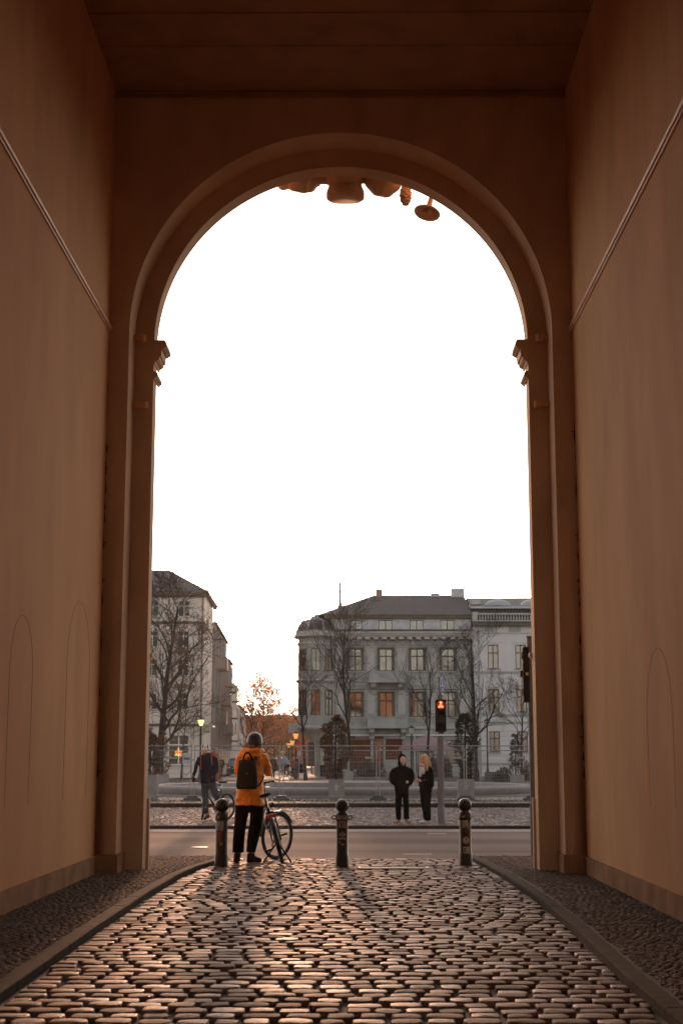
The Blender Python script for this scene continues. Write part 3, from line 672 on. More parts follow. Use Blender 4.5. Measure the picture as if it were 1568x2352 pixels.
# hipped roof
rz = zz(1367, Y+5.5); e0 = az1+.10; A = (x0-.35, Y-.12, e0); B = (x1+.05, Y-.12, e0); C_ = (x1+.05, Y+11.2, e0); D = (x0-1.3, Y+11.2, e0)
r1 = (xx(860,Y+5.5), Y+5.5, rz); r2 = (xx(1070,Y+5.5), Y+5.5, rz)
ex = P(712, 1412, Y+2.6); E_ = (ex.x, Y+2.6, e0+.02)
rb = MB(); rb.add([A, B, C_, D, r1, r2, E_], [(0,1,5,4),(1,2,5),(2,3,4,5),(6,0,4),(3,6,4),(0,6,3,2,1)])
rf = rb.build('roof', M['tiles'], gb)
mb = MB(); mb.box(xx(864,Y+5.3), xx(879.5,Y+5.3), Y+4.9, Y+5.9, rz-.7, zz(1354,Y+5.3)); mb.tube([(xx(879,Y+5.3), Y+5.3, zz(1354,Y+5.3)), (xx(879,Y+5.3), Y+5.3, zz(1351,Y+5.3))], .05, 6); mb.build('chimney', M['brownwall'], rf)
MB().box(xx(993,Y+5.3), xx(1013,Y+5.3), Y+5.0, Y+5.8, rz-.2, rz+.14).build('roof_box', M['zinc'], rf)
MB().box(xx(1039.5,Y+5.3), xx(1071,Y+5.3), Y+4.9, Y+6.2, rz-.4, zz(1352.5,Y+5.3)).build('roof_box', M['zinc'], rf)
MB().tube([(xx(781,Y+4), Y+4, zz(1397,Y+4)), (xx(781,Y+4), Y+4, zz(1392,Y+4)), (xx(781,Y+4), Y+4, zz(1389,Y+4)), (xx(781,Y+4), Y+4, zz(1337,Y+4))], [.28,.18,.12,.10], 10).build('mast', M['parasol'], rf)
# octagonal corner bay with dome
bx, by = xx(725, Y), Y+.55; RBAY = 1.62
def octr(z, r, ph=PI/8): return [(bx+r*math.cos(ph+2*PI*i/8), by+r*math.sin(ph+2*PI*i/8), z) for i in range(8)]
def bayring(nm, prof, m, par=gb, smooth=False): mb = MB(); mb.rings([octr(z, r) for r, z in prof]); return mb.build(nm, m, par, smooth)
zb0, zc1, zc2, zct = zz(1672,Y), zz(1566,Y), zz(1482,Y), zz(1466,Y)
bay = bayring('corner_bay', [(RBAY,zb0),(RBAY,zct-.05)], M['stone'])
bayring('bay_cornice', [(RBAY,zct-.05),(RBAY+.25,zct),(RBAY+.48,zct+.12),(RBAY+.30,zct+.22),(RBAY+.2,zct+.55),(RBAY+.28,zct+.62),(RBAY+.05,zct+.66)], M['trim'], bay)
bayring('bay_band', [(RBAY+.01,zc2),(RBAY+.14,zc2+.05),(RBAY+.14,zc2+.17),(RBAY+.01,zc2+.2)], M['trim'], bay); bayring('bay_band', [(RBAY+.01,zc1-.1),(RBAY+.2,zc1),(RBAY+.26,zc1+.12),(RBAY+.01,zc1+.2)], M['trim'], bay)
bayring('bay_base', [(.5,zb0-1.1),(1.1,zb0-.5),(RBAY+.1,zb0-.15),(RBAY+.22,zb0),(RBAY+.22,zb0+.12),(RBAY,zb0+.18)], M['trim'], bay)
dome = bayring('dome', [(RBAY+.12,zct+.66),(RBAY+.02,zct+1.0),(RBAY-.25,zct+1.38),(RBAY-.85,zct+1.62),(.1,zct+1.70)], M['slate'], bay)
MB().lathe((bx,by,zct+1.62), [(.42,0),(.25,.15),(.11,.4),(.05,.62),(.03,.82),(.08,.88),(.08,.94),(.0,.98)], 12).build('finial', M['zinc'], dome, smooth=True)
for i in (5, 6): # rib seams
    a = PI/8+2*PI*i/8; mb = MB(); mb.tube([(bx+(r_+.03)*math.cos(a), by+(r_+.03)*math.sin(a), z) for r_, z in ((RBAY+.12,zct+.66),(RBAY+.02,zct+1.0),(RBAY-.25,zct+1.38),(RBAY-.85,zct+1.62))], .10, 6); mb.build('dome_rib', M['zinc'], dome)
a = -PI*3/4; Mx = Matrix.Rotation(a+PI/2, 3, 'Z') @ Matrix.Rotation(PI/2, 3, 'X')
MB().torus((bx+1.42*math.cos(a), by+1.42*math.sin(a), zct+1.08), .30, .12, 20, 8, Mx).build('round_dormer', M['zinc'], dome, smooth=True)
for fi, (a, hwid) in enumerate(((-PI*3/4, .42), (-PI/2, .0), (-PI/4, .40), (-PI/2, .38))):
    if hwid == 0: continue
    nv = Vector((math.cos(a), math.sin(a), 0)); o = Vector((bx, by, 0))+nv*(RBAY*math.cos(PI/8)+.004); Wb = frameM(o, nv.cross(Vector((0,0,1)))*-1, nv)
    for (t_, b_) in ((zz(1491,Y), zz(1542,Y)), (zz(1585,Y), zz(1643,Y))):
        window(bay, Wb, -hwid, hwid, b_, t_, M['brownframe'], -.0, 'cross' if hwid > .39 else 'pair', name='bay_window')
# ground floor of the bay: entrance as solid black boxes, boards
MB().box(x0-1.0, x0+.2, Y+.3, Y+.55, Z0, zb0).build('corner_wall', M['stone'], gb)
for pa, pb, pt, pbm, nm, mm in ((707, 722, 1705, 1760, 'menu_board', M['ink']), (735, 752, 1690, 1782, 'entrance', M['black']), (752.5, 764, 1690, 1782, 'entrance', M['black'])):
    MB().box(xx(pa,Y), xx(pb,Y), Y-.06 if nm != 'menu_board' else Y+.22, Y+.3, zz(pbm,Y), zz(pt,Y)).build(nm, mm, gb)
for pa, pb in ((735.5, 744.5), (748, 760)):
    MB().box(xx(pa,Y), xx(pb,Y), Y-.09, Y-.063, zz(1757,Y), zz(1717,Y)).build('menu_poster', M['paper'], gb)
c = P(744.5, 1702, Y-.2); MB().ell(c, .09, .09, .09, 10, 6).build('entrance_lamp', M['lampdim'], gb)
mb = MB(); mb.tube([(x1-.1, Y-.06, Z0), (x1-.1, Y-.06, zz(1480,Y)), (x1-.1,Y-.3,zz(1462,Y))], .06, 8); mb.build('downpipe', M['slate'], gb)
for px in (951.6, 1071): MB().tube([(xx(px,Y), Y-.16, zz(1780,Y)), (xx(px,Y), Y-.16, zz(1690,Y))], .09, 8).build('pale_column', M['zinc'], gb)
# street side bays of the same block further down
mb = MB()
for (Ya, Yb2, ztop, pr) in ((121.5, 124.5, zz(1600,122), .5), (128, 131, 9.5, .6)):
    mb.box(xs0-pr-.04*(Ya-Y), xs0, Ya, Yb2, 4.0, ztop)
mb.build('side_bay', M['stone'], gb)
c = P(676, 1668, Y-.4); MB().box(c.x-.5, c.x+.35, Y-.3, Y-.05, c.z-.5, c.z+.25).build('hanging_sign', M['stone'], gb)

# ---------------------------------------------------------------- pale house on the right
wb = thing('pale_house', 'pale plastered house with rooftop balustrade and red brown windows right of the grey building', 'building', (18, Y, Z0))
xa, xb = x1+.02, x1+14.0; wt = zz(1438, Y); sp = []
for c in (1136, 1200, 1264, 1328):
    X = xx(c, Y); h = .44
    sp += [(X-h, X+h, zz(1536,Y), zz(1481,Y), 0), (X-h, X+h, zz(1636,Y), zz(1583,Y), 1), (X-h, X+h, zz(1728,Y), zz(1680,Y), 2)]
W2 = frameM((0, Y+.03, 0), (1,0,0), (0,-1,0))
facade('wall', M['housewhite'], wb, W2, xa, xb, Z0, wt, [s_[:4] for s_ in sp], .16)
for a, b, c, d, k in sp: window(wb, W2, a, b, c, d, M['redframe'], .13, 'cross', t=.075, surround=M['housewhite'] if k < 2 else None, sill=M['stone'])
mb = MB(); mb.add([(xb,Y,Z0),(xb,Y+12,Z0),(xb,Y+12,wt),(xb,Y,wt)], [(0,1,2,3)]); mb.add([(xa,Y+12,Z0),(xb,Y+12,Z0),(xb,Y+12,wt),(xa,Y+12,wt)], [(0,1,2,3)]); mb.build('rear_wall', M['housewhite'], wb)
hband('band', zz(1546,Y), zz(1542,Y), .10, M['stone'], xa, xb, Y+.03, wb); hband('band', zz(1456,Y), zz(1453.5,Y), .05, M['trim'], xa, xb, Y+.03, wb); hband('band', zz(1645,Y), zz(1640,Y), .10, M['stone'], xa, xb, Y+.03, wb); hband('band', zz(1661,Y), zz(1657,Y), .12, M['stone'], xa, xb, Y+.03, wb)
hband('base_course', zz(1757,Y), zz(1752,Y), .10, M['stone'], xa, xb, Y+.03, wb)
for k in range(7): hband('rustication_joint', zz(1680+k*11,Y), zz(1679.4+k*11,Y), .03, M['stone'], xa, xb, Y+.03, wb)
for c in (1136, 1200): X = xx(c,Y); MB().box(X-.95, X+.05, Y-.03, Y+.031, zz(1451,Y), zz(1440,Y)).build('frieze_panel', M['stone'], wb)
mb = MB(); mb.box(xa, xb, Y-.45, Y, wt, wt+.16); mb.build('cornice', M['olive'], wb); MB().box(xa, xb, Y-.42, Y+.5, wt+.163, wt+.36).build('cornice_roof', M['slate'], wb)
bz0, bz1 = wt+.36, zz(1409.5,Y)
mb = MB(); mb.box(xa, xb, Y-.35, Y-.05, bz0, bz0+.10); mb.box(xa, xb, Y-.37, Y-.03, bz1-.12, bz1); mb.box(xa, xa+.42, Y-.38, Y-.02, bz0+.1, bz1+.1)
nb = 42
for k in range(nb):
    X = xa+.62+k*.235; h = bz1-.12-bz0-.10
    if X > xb-.2: break
    mb.lathe((X, Y-.2, bz0+.10), [(.05,0),(.05,h*.1),(.085,h*.35),(.06,h*.55),(.035,h*.8),(.06,h*.92),(.06,h)], 8)
mb.build('balustrade', M['trim'], wb)
rz2 = zz(1373.5, Y+6); mb = MB(); mb.add([(xa,Y+.6,bz1-.2),(xb,Y+.6,bz1-.2),(xb,Y+1.0,zz(1392,Y)),(xa,Y+1.0,zz(1392,Y)),(xa,Y+6,rz2),(xb,Y+6,rz2),(xa,Y+12,bz0),(xb,Y+12,bz0)], [(0,1,3,2)[:0] or (0,1,2,3),(3,2,5,4),(4,5,7,6)]); r3 = mb.build('roof', M['slate'], wb)
mb = MB(); mb.box(xa, xb, Y+.55, Y+1.0, zz(1396,Y), zz(1392,Y)+.03); mb.build('gutter', M['zinc'], r3)
for c in (1149, 1232):
    X = xx(c, Y+2); z1_ = zz(1393, Y+2); mb = MB(); mb.ell((X, Y+2.2, z1_), 1.12, 1.0, .62, 20, 8, z0=0.0); mb.build('curved_skylight', M['zinc'], r3, smooth=True)
MB().box(xx(1084,Y+3), xx(1108,Y+3), Y+2.6, Y+4, zz(1396,Y+3), zz(1379,Y+3)).build('stair_block', M['trim'], r3)
MB().tube([(xx(1103,Y), Y-.06, Z0), (xx(1103,Y), Y-.06, wt-.2), (xx(1092,Y),Y-.3,wt)], .055, 8).build('downpipe', M['zinc'], wb)

# ---------------------------------------------------------------- cream building on the left
Yl = 110.0
cb_ = thing('cream_building', 'tall cream corner building with dark hipped roof behind the big bare tree', 'building', (-14, Yl, Z0))
def sX(Yq, o=-11.28): return o-.04*(Yq-Yl)
lx0, lx1 = -40.0, sX(Yl); lt = zz(1364, Yl); Wl = frameM((0, Yl, 0), (1,0,0), (0,-1,0)); sp = []
for c in (416.5, 344, 272, 200, 128, 56, -16, -88, -160):
    a, b = xx(c-13.5, Yl), xx(c+13.5, Yl)
    for t_, b_ in ((1379,1416),(1448,1486),(1513,1552),(1592,1630)): sp.append((a, b, zz(b_,Yl), zz(t_,Yl)))
gw = (xx(386,Yl), xx(434,Yl), zz(1757,Yl), zz(1687,Yl)); gw2 = (xx(338,Yl), xx(360,Yl), zz(1757,Yl), zz(1687,Yl))
facade('wall', M['cream'], cb_, Wl, lx0, lx1, Z0, lt, sp+[gw, gw2], .14)
for s_ in sp: window(cb_, Wl, *s_, M['white'], .10, 'cross', t=.06, sill=M['trim'], pane=M['darkglass'])
for s_ in (gw, gw2): window(cb_, Wl, *s_, M['white'], .08, 'cross', t=.08, name='shop_window', sill=M['trim'], pane=M['darkglass'])
Ys = 121.6; W3 = frameM((lx1, Yl, 0), (-.04, 1, 0), (1, .04, 0)); sw = []
L3 = Ys-Yl
for t_, b_ in ((1394,1440),(1470,1512),(1535,1570),(1600,1640)):
    for u in (3.2, 5.6): sw.append((u-.3, u+.3, zz(b_,Yl+3), zz(t_,Yl+3)))
facade('side_wall', M['cream'], cb_, W3, 0, L3, Z0, lt, sw, .14)
for s_ in sw: window(cb_, W3, *s_, M['white'], .10, 'pair', t=.05, pane=M['darkglass'], sill=M['trim'])
mb = MB(); mb.add([(lx0,Ys,Z0),(sX(Ys),Ys,Z0),(sX(Ys),Ys,lt),(lx0,Ys,lt)], [(0,1,2,3)]); mb.add([(lx0,Yl,Z0),(lx0,Ys,Z0),(lx0,Ys,lt),(lx0,Yl,lt)], [(0,1,2,3)]); mb.build('rear_wall', M['cream'], cb_)
zr = zz(1309, Yl+4.5)
ev = lt+.18; mb = MB(); mb.add([(lx0-.3,Yl-.4,ev),(lx1+.35,Yl-.4,ev),(sX(Ys)+.45,Ys+.3,ev),(lx0-.3,Ys+.3,ev),(xx(381,Yl+4.7),Yl+4.7,zr),(lx0-.3,Yl+4.7,zr)], [(0,1,4,5),(1,2,4),(2,3,5,4),(0,3,2,1)])
r4 = mb.build('roof', M['slate'], cb_)
MB().tube([(lx0, Yl-.1, ev+.62), (lx1-1.4, Yl-.1+.1, ev+.62)], .03, 6).build('snow_rail', M['steel'], r4)
mb = MB(); mb.box(lx0, lx1+.3, Yl-.38, Yl-.01, lt-.0, ev-.02); mb.box(lx0, lx1+.1, Yl-.2, Yl-.002, lt-.25, lt-.003); mb.build('eaves', M['olive'], cb_)
mb = MB(W3); mb.box(0, L3+.2, -.35, -.01, lt, ev-.02); mb.box(0, L3, -.10, -.002, zz(1431,Yl)-.1, zz(1431,Yl)+.1); mb.build('side_cornice', M['brownwall'], cb_)
hband('band', zz(1433,Yl), zz(1427,Yl), .10, M['olive'], lx0, lx1, Yl, cb_); hband('band', zz(1668,Yl), zz(1662,Yl), .10, M['olive'], lx0, lx1, Yl, cb_)
MB().tube([(lx1-.12, Yl-.08, Z0), (lx1-.12, Yl-.08, lt-.3), (lx1+.1,Yl-.3,lt)], .06, 8).build('downpipe', M['brownwall'], cb_)
for c in (1498.0, 1575.0):
    MB().box(xx(400,Yl), xx(433,Yl), Yl-.03, Yl-.002, zz(c+5,Yl), zz(c-5,Yl)).build('brick_panel', M['brownwall'], cb_)
# awning arm and sign on its street side
MB(W3).box(.3, 3.6, -.75, -.55, zz(1655,Yl)-.45, zz(1655,Yl)-.33).build('awning_bar', M['zinc'], cb_)
c = P(475.5, 1673, Yl-.6); MB().box(c.x-.30, c.x+.30, Yl-.62, Yl-.56, c.z-.34, c.z+.34).build('hanging_sign', M['paper'], cb_)
mb = MB(); mb.box(c.x-.13, c.x+.13, Yl-.632, Yl-.621, c.z+.14, c.z+.18); mb.box(c.x-.18, c.x+.18, Yl-.632, Yl-.621, c.z-.28, c.z-.22); mb.tube([(c.x-.1,Yl-.626,c.z+.1),(c.x,Yl-.626,c.z+.05),(c.x+.1,Yl-.626,c.z+.1)], .012, 5); mb.build('sign_lettering', M['ink'], cb_)
# neon burger sign in the shop window (a plain stack of glowing tubes)
c = P(410, 1731, Yl-.05); ne = MB()
cols_ = [((1,.45,.1),[(.0,.20,.20,1)]), ]
def neon(nm, colr, lines):
    mm = mat('neon_'+nm, colr, .4, .02, emis=colr, estr=1.0); mb = MB()
    for pts in lines: mb.tube([(c.x+a, c.y-.06, c.z+b) for a, b in pts], .014, 6)
    return mb.build('neon_tube', mm, neo)
neo = thing('neon_sign', 'small glowing burger shaped neon sign in the shop window', 'neon sign', c)
neon('amber', (1,.42,.06), [[(-.24,.10),(-.20,.21),(-.08,.27),(.08,.27),(.20,.21),(.24,.10)], [(-.14,.16),(.0,.20),(.14,.16)], [(-.02,.28),(0,.34),(.04,.32)], [(-.24,-.04),(-.1,-.01),(.1,-.04),(.24,-.01)]])
neon('red', (1,.06,.02), [[(-.25,.06),(.25,.06)], [(-.24,-.19),(-.1,-.26),(.1,-.26),(.24,-.19)]]); neon('green', (.25,.9,.15), [[(-.27,-.10),(-.18,-.14),(-.08,-.09),(.02,-.14),(.12,-.09),(.22,-.13),(.27,-.1)]])
# ---------------------------------------------------------------- buildings further down the street (left side)
def streethouse(label, Ya, Yb2, h, m, o=-11.28, rows=4, cols=3, roof=None, bal=False, win=.5):
    t = thing('street_building', label, 'building', (sX(Ya,o), Ya, 0), 'buildings down the side street')
    Wn = frameM((sX(Ya,o), Ya, 0), (-.04,1,0), (1,.04,0)); Ln = (Yb2-Ya)*1.0008; op = []
    for i in range(cols):
        for j in range(rows):
            u = Ln*(i+.5)/cols; z = 1.0+(h-1.2)*(j+.15)/rows; hh = (h-1.2)/rows*.62; op.append((u-win, u+win, z, z+hh))
    facade('wall', m, t, Wn, 0, Ln, 0, h, op, .15)
    for s_ in op: window(t, Wn, *s_, M['brownframe'], .12, 'cross')
    mb = MB(Wn); mb.box(0, 0, 0, 12, 0, 0) if False else None
    mb.add([(0,0,0),(0,12,0),(0,12,h),(0,0,h)], [(0,1,2,3)]); mb.add([(Ln,0,0),(Ln,12,0),(Ln,12,h),(Ln,0,h)], [(0,1,2,3)]); mb.add([(0,12,0),(Ln,12,0),(Ln,12,h),(0,12,h)], [(0,1,2,3)]); mb.build('end_wall', m, t)
    mb = MB(Wn); rh = roof or .3; mb.add([(-.1,-.35,h),(Ln+.1,-.35,h),(Ln+.1,5,h+rh),(-.1,5,h+rh),(-.1,12,h),(Ln+.1,12,h)], [(0,1,2,3),(3,2,5,4),(0,3,4),(1,5,2)]); mb.build('roof', M['slate'], t)
    if bal:
        for (u, z) in ((Ln*.25, h*.36), (Ln*.25, h*.72), (Ln*.6, h*.5), (Ln*.85, h*.3), (Ln*.85,h*.66)):
            mb = MB(Wn); mb.box(u-1.3, u+1.3, -1.0, 0, z-.12, z); mb.box(u-1.3, u+1.3, -1.0, -.93, z+.003, z+.95); bo = mb.build('balcony', M['brownwall'], t)
            MB(Wn).box(u-1.32, u+1.32, -1.03, -.90, z+.953, z+1.02).build('rail', M['zinc'], bo)
        for k in range(5): MB(Wn).box(Ln*k/5+.2, Ln*k/5+.55, -.25, 0, 2.5, h-.3).build('pilaster', M['stone'], t)
    return t
streethouse('grey brown apartment block with sunlit balconies beside the cream building', 121.9, 146, 13.0, M['brownwall'], bal=True, rows=4, cols=5)
streethouse('brown block with narrow bays, third building down the street', 146.3, 158, 11.6, M['brownwall'], bal=True, rows=4, cols=3)
streethouse('narrow brown house stepping down behind the block with bays', 158.3, 176, 9.7, M['stone'], rows=3, cols=4, roof=.4)
streethouse('low pale house with red tiled roof at the far end of the row', 176.3, 206, 8.0, M['stone'], rows=2, cols=5, roof=1.2, win=.8)
# right side of the street beyond the corner building
tr = thing('street_building', 'dark ridged house behind the grey corner building, seen edge-on', 'building', (-6, 136, 0), 'buildings down the side street')
W5 = frameM((xs0-.04*16, 136, 0), (-.04,1,0), (-1,-.04,0)); op = [(u, u+1.1, z, z+1.7) for u in (3, 7, 11, 15, 19) for z in (1.2, 4.4, 7.6)]
facade('wall', M['brownwall'], tr, W5, 0, 24, 0, 10.2, op, .15)
for o in op: window(tr, W5, *o, M['brownframe'], .12, 'cross')
MB(W5).box(-.1, 24, .0, 9, 10.2, 10.5).build('roof', M['slate'], tr)
eb = thing('street_building', 'low reddish building closing the far end of the street', 'building', (-14, 330, 0), 'buildings down the side street')
W6 = frameM((0, 330, 0), (1,0,0), (0,-1,0)); op = [(u, u+1.3, z, z+1.9) for u in range(-38, 0, 4) for z in (2, 6)]
facade('wall', M['brownwall'], eb, W6, -42, 4, 0, 9.8, op, .2)
for o in op: window(eb, W6, *o, M['brownframe'], .15, 'cross')
mb = MB(); mb.add([(-42.3,329.6,9.8),(4.3,329.6,9.8),(4.3,336,11.6),(-42.3,336,11.6),(-42.3,342,9.8),(4.3,342,9.8)], [(0,1,2,3),(3,2,5,4),(0,3,4),(1,5,2)]); mb.build('roof', M['tiles'], eb)
# ================================================================== TREES
def branch_tree(root, h, r0, seed, spread=.5, lean=(0,0), levels=4, twigs=3, first=.28, leaf=0, rscale=1.0, nmain=9, droop=0.0, up=.35):
    """returns list of (points, radii, level)"""
    R = random.Random(seed); out = []
    def grow(p, d, ln, r, lv, nseg):
        pts = [p.copy()]; rad = [r]; q = p.copy(); dd = d.normalized()
        for i in range(nseg):
            wob = .035 if lv == 0 else .22
            dd = (dd + Vector((R.gauss(0,wob), R.gauss(0,wob), R.gauss(0,wob*.6))) + Vector((0,0,up*.18 if lv else .06)) - Vector((0,0,droop*.1*lv))).normalized()
            q = q + dd*(ln/nseg); pts.append(q.copy()); rad.append(max(.0045*rscale, r*(1-.78*(i+1)/nseg) if lv else r*(1-.85*(i+1)/nseg)))
        out.append((pts, rad, lv))
        if lv >= levels: return
        nch = nmain if lv == 0 else (8 if lv == 1 else (6 if lv == 2 else twigs))
        for k in range(nch):
            t = (first + (1-first)*(k+R.random()*.8)/nch) if lv == 0 else .18+.80*(k+R.random())/nch
            t = min(t, .98); fi = t*nseg; i = int(fi); f = fi-i
            bp = pts[i].lerp(pts[i+1], f); br = rad[i]*(1-f)+rad[i+1]*f; ax = (pts[i+1]-pts[i]).normalized()
            az = R.uniform(0, 2*PI) if lv else (k*2.4+R.uniform(-.4,.4)); o = ax.orthogonal().normalized(); o = Matrix.Rotation(az, 3, ax) @ o
            an = spread*R.uniform(.75, 1.25)*(1.0 if lv else (1.25-.5*t)); cd = (ax*math.cos(an)+o*math.sin(an))
            cl = ln*(.55 if lv == 0 else .56)*R.uniform(.7, 1.15)*(1.15-.55*t)
            grow(bp, cd, cl, br*(.62 if lv else .55), lv+1, max(3, nseg-2) if lv < 2 else 3)
    grow(Vector(root), Vector((lean[0], lean[1], 1)), h, r0, 0, 9)
    return out
def bare_tree(name, label, px, Y, h, r0, seed, group='bare trees on the plaza', z=0, m=None, leaves=0, leafr=.12, lj=.14, **kw):
    root = Vector((xx(px, Y), Y, z-.05)); br = branch_tree(root, h, r0, seed, **kw); m = m or M['bark']
    t = thing(name, label, 'tree', root, group); a = MB(); b = MB(); R = random.Random(seed)
    for pts, rad, lv in br:
        if lv == 0: a.tube(pts, [rad[0]*1.35]+rad[1:], 9)
        elif lv == 1: b.tube(pts, rad, 6)
        else: b.tube(pts, rad, 3, cap=False)
    a.build('trunk', m, t, smooth=60); cr = b.build('crown', m, t)
    if leaves:
        L = MB(); tw = [q for q in br if q[2] >= 2]
        for k in range(leaves):
            pts = R.choice(tw)[0]; p = R.choice(pts)+Vector((R.gauss(0,lj),R.gauss(0,lj),R.gauss(0,lj))); s_ = leafr*R.uniform(.5,1.2)
            u = Vector((R.gauss(0,1),R.gauss(0,1),R.gauss(0,1))).normalized(); v = u.orthogonal().normalized()
            L.add([p-u*s_*.5, p+v*s_*.35, p+u*s_*.5, p-v*s_*.35], [(0,1,2,3)])
        L.build('dry_leaves', M['dryleaf'], t)
    return t
bare_tree('bare_tree', 'big dark bare tree with wide branches in front of the cream building', 366, 97, 12.0, .28, 31, spread=.72, levels=4, twigs=4, first=.16, nmain=20, rscale=2.6, up=.3)
bare_tree('bare_tree', 'slim bare tree right beside the big tree, in front of the shop window', 417, 104, 6.2, .07, 8, spread=.7, levels=3, nmain=12, first=.30, rscale=1.8)
bare_tree('bare_tree', 'tall bare tree in front of the second window column of the grey building', 808, 103, 12.2, .15, 12, spread=.62, levels=4, nmain=13, first=.26, rscale=1.7, up=.5, lean=(-.015,0))
bare_tree('bare_tree', 'bare forked tree in front of the domed corner bay', 702, 104, 7.4, .13, 17, spread=.62, levels=3, nmain=9, first=.42, rscale=1.8, up=.5)
bare_tree('bare_tree', 'slender bare tree behind the mauve parasol', 978, 104, 8.0, .12, 23, spread=.42, levels=3, nmain=9, first=.3, rscale=1.7, up=.5)
bare_tree('bare_tree', 'wide bare tree where the grey building meets the pale house', 1094, 100, 8.9, .17, 41, spread=.75, levels=4, nmain=12, first=.22, rscale=1.5, up=.35, lean=(-.03,0))
bare_tree('bare_tree', 'small bare tree in front of the right windows of the pale house', 1197, 101, 6.4, .10, 45, spread=.6, levels=3, nmain=11, first=.38, rscale=1.7, up=.6)
# street trees against the glow
i = 0
for (px, Y, h, sd_, lf, lab) in ((573, 186, 11.2, 51, 900, 'tall sunlit street tree with thin upright limbs, nearest to the low pale house'), (606, 222, 12.6, 52, 1500, 'broad sunlit street tree with many brown leaves, mid street'),
                            (632, 250, 11.6, 53, 1500, 'sunlit leafy tree in the middle of the far street, right of the broad tree'), (590, 275, 13.0, 54, 1200, 'far sunlit tree behind the broad street tree'), (655, 285, 10.2, 55, 1400, 'farthest leafy tree beside the edge-on house')):
    bare_tree('street_tree', lab, px, Y, h, .20, sd_, group='trees down the side street', m=M['barkglow'], leaves=int(lf*4.5), leafr=.20, lj=.34, spread=.85, levels=3, nmain=20, first=.14, rscale=3.6, up=.3)
    i += 1
wd_ = MB(); Rw = random.Random(77)
for k in range(16000):
    X = Rw.uniform(-44, 2); Y = Rw.uniform(296, 318); hh = 10.4+1.5*noise.noise(Vector((X*.22, 3.3, 0)))+.9*noise.noise(Vector((X*.9, 9.3, 0)))
    z = abs(Rw.random())**.7*hh; p = Vector((X, Y, z)); s_ = Rw.uniform(.15, .42); u = Vector((Rw.gauss(0,1),Rw.gauss(0,1),Rw.gauss(0,1))).normalized(); v = u.orthogonal()
    wd_.add([p-u*s_, p+v*s_*.5, p+u*s_, p-v*s_*.5], [(0,1,2,3)])
struct(wd_.build('distant_wood', M['dryleaf']), 'mass of brown trees closing the end of the street', 'stuff')
def conifer(label, px, Y, zb, h, r, seed, m, tier=False, cat='shrub', name='conifer', n=2600, grp='conifers in planters'):
    R = random.Random(seed); c = Vector((xx(px, Y), Y, zb)); t = thing(name, label, cat, c, grp)
    MB().tube([c, c+Vector((0,0,h*.5)), c+Vector((.02,0,h*.97))], [.05,.04,.01], 7).build('stem', M['bark'], t)
    mb = MB()
    for k in range(n):
        u = R.random(); z = .04+.96*u; 
        if tier == 2: prof = float(np.interp(z, [0,.15,.35,.55,.8,1], [.42,.34,.70,1.0,.78,.12]))
        elif tier: prof = (.25+.75*abs(math.sin(z*PI*3.2+.4)))*(1.05-z*.75)
        else: prof = (min(1, z*2.6+.45))*(max(0, 1-z)**.62)*1.12
        prof *= 1+.45*noise.noise(Vector((z*4, seed, 0)))
        a = R.uniform(0, 2*PI); lump = 1+.55*noise.noise(Vector((math.cos(a)*1.4, math.sin(a)*1.4, z*6+seed)))
        rr = r*prof*lump*(R.random()**.35)
        p = c+Vector((rr*math.cos(a), rr*math.sin(a), z*h))
        if noise.noise(p*3.4) < -.12 and rr > r*prof*.35: continue
        s_ = R.uniform(.03, .085)*(1 if h < 3 else 1.3)
        d = Vector((math.cos(a), math.sin(a), R.uniform(-.1,.9))).normalized(); v = d.cross(Vector((R.gauss(0,1),R.gauss(0,1),R.gauss(0,1)))).normalized()
        mb.add([p-v*s_*.45, p+v*s_*.45, p+d*s_*1.9], [(0,1,2)])
    mb.build('foliage', m, t); return t
def planter(label, px, Y, w_, h, emblem=False, m=None):
    c = Vector((xx(px, Y), Y, -.01)); t = thing('planter', label, 'planter', c, 'square stone planters')
    b = MB(); b.cbox((c.x, c.y, -.01), w_, w_, h*.22, .015); b.cbox((c.x, c.y, h*.22-.008), w_*.97, w_*.97, h*.78, .02); b.build('box', m or M['planter'], t)
    MB().box(c.x-w_*.44, c.x+w_*.44, c.y-w_*.44, c.y+w_*.44, h-.03, h+.012).build('soil', M['joint'], t)
    if emblem:
        y = c.y-w_*.485-.004; z = h*.60; q = MB(); f = lambda pts: q.prism([(c.x+a*w_, z+b_*w_) for a, b_ in pts], y-.02, y)
        f([(0,.27),(.045,.18),(.05,.10),(.02,0),(-.02,0),(-.05,.10),(-.045,.18)])
        f([(.03,.0),(.05,.09),(.11,.13),(.17,.09),(.17,.02),(.13,.0),(.13,.05),(.10,.07),(.075,.03),(.06,-.02)]); f([(-.03,.0),(-.06,-.02),(-.075,.03),(-.10,.07),(-.13,.05),(-.13,.0),(-.17,.02),(-.17,.09),(-.11,.13),(-.05,.09)])
        f([(-.11,-.055),(.11,-.055),(.11,-.02),(-.11,-.02)]); f([(0,-.25),(.05,-.17),(.03,-.06),(-.03,-.06),(-.05,-.17)])
        f([(.03,-.08),(.10,-.14),(.12,-.10),(.08,-.07)]); f([(-.03,-.08),(-.08,-.07),(-.12,-.10),(-.10,-.14)])
        q.build('lily_emblem', M['trim'], t)
    return t
planter('square grey planter with a raised lily emblem, in the middle behind the fence', 773, 54.6, .60, .72, True)
conifer('tall dark green conifer in the middle planter with the lily emblem', 770, 54.6, .66, 2.45, .62, 2, M['needle2'], tier=2, n=5200)
planter('grey planter with a raised lily emblem right of the traffic light pole', 1068, 54.9, .62, .74, True)
conifer('dark conifer in the planter right of the traffic light pole', 1068, 54.9, .66, 2.5, .50, 4, M['needle'], tier=2, n=4200)
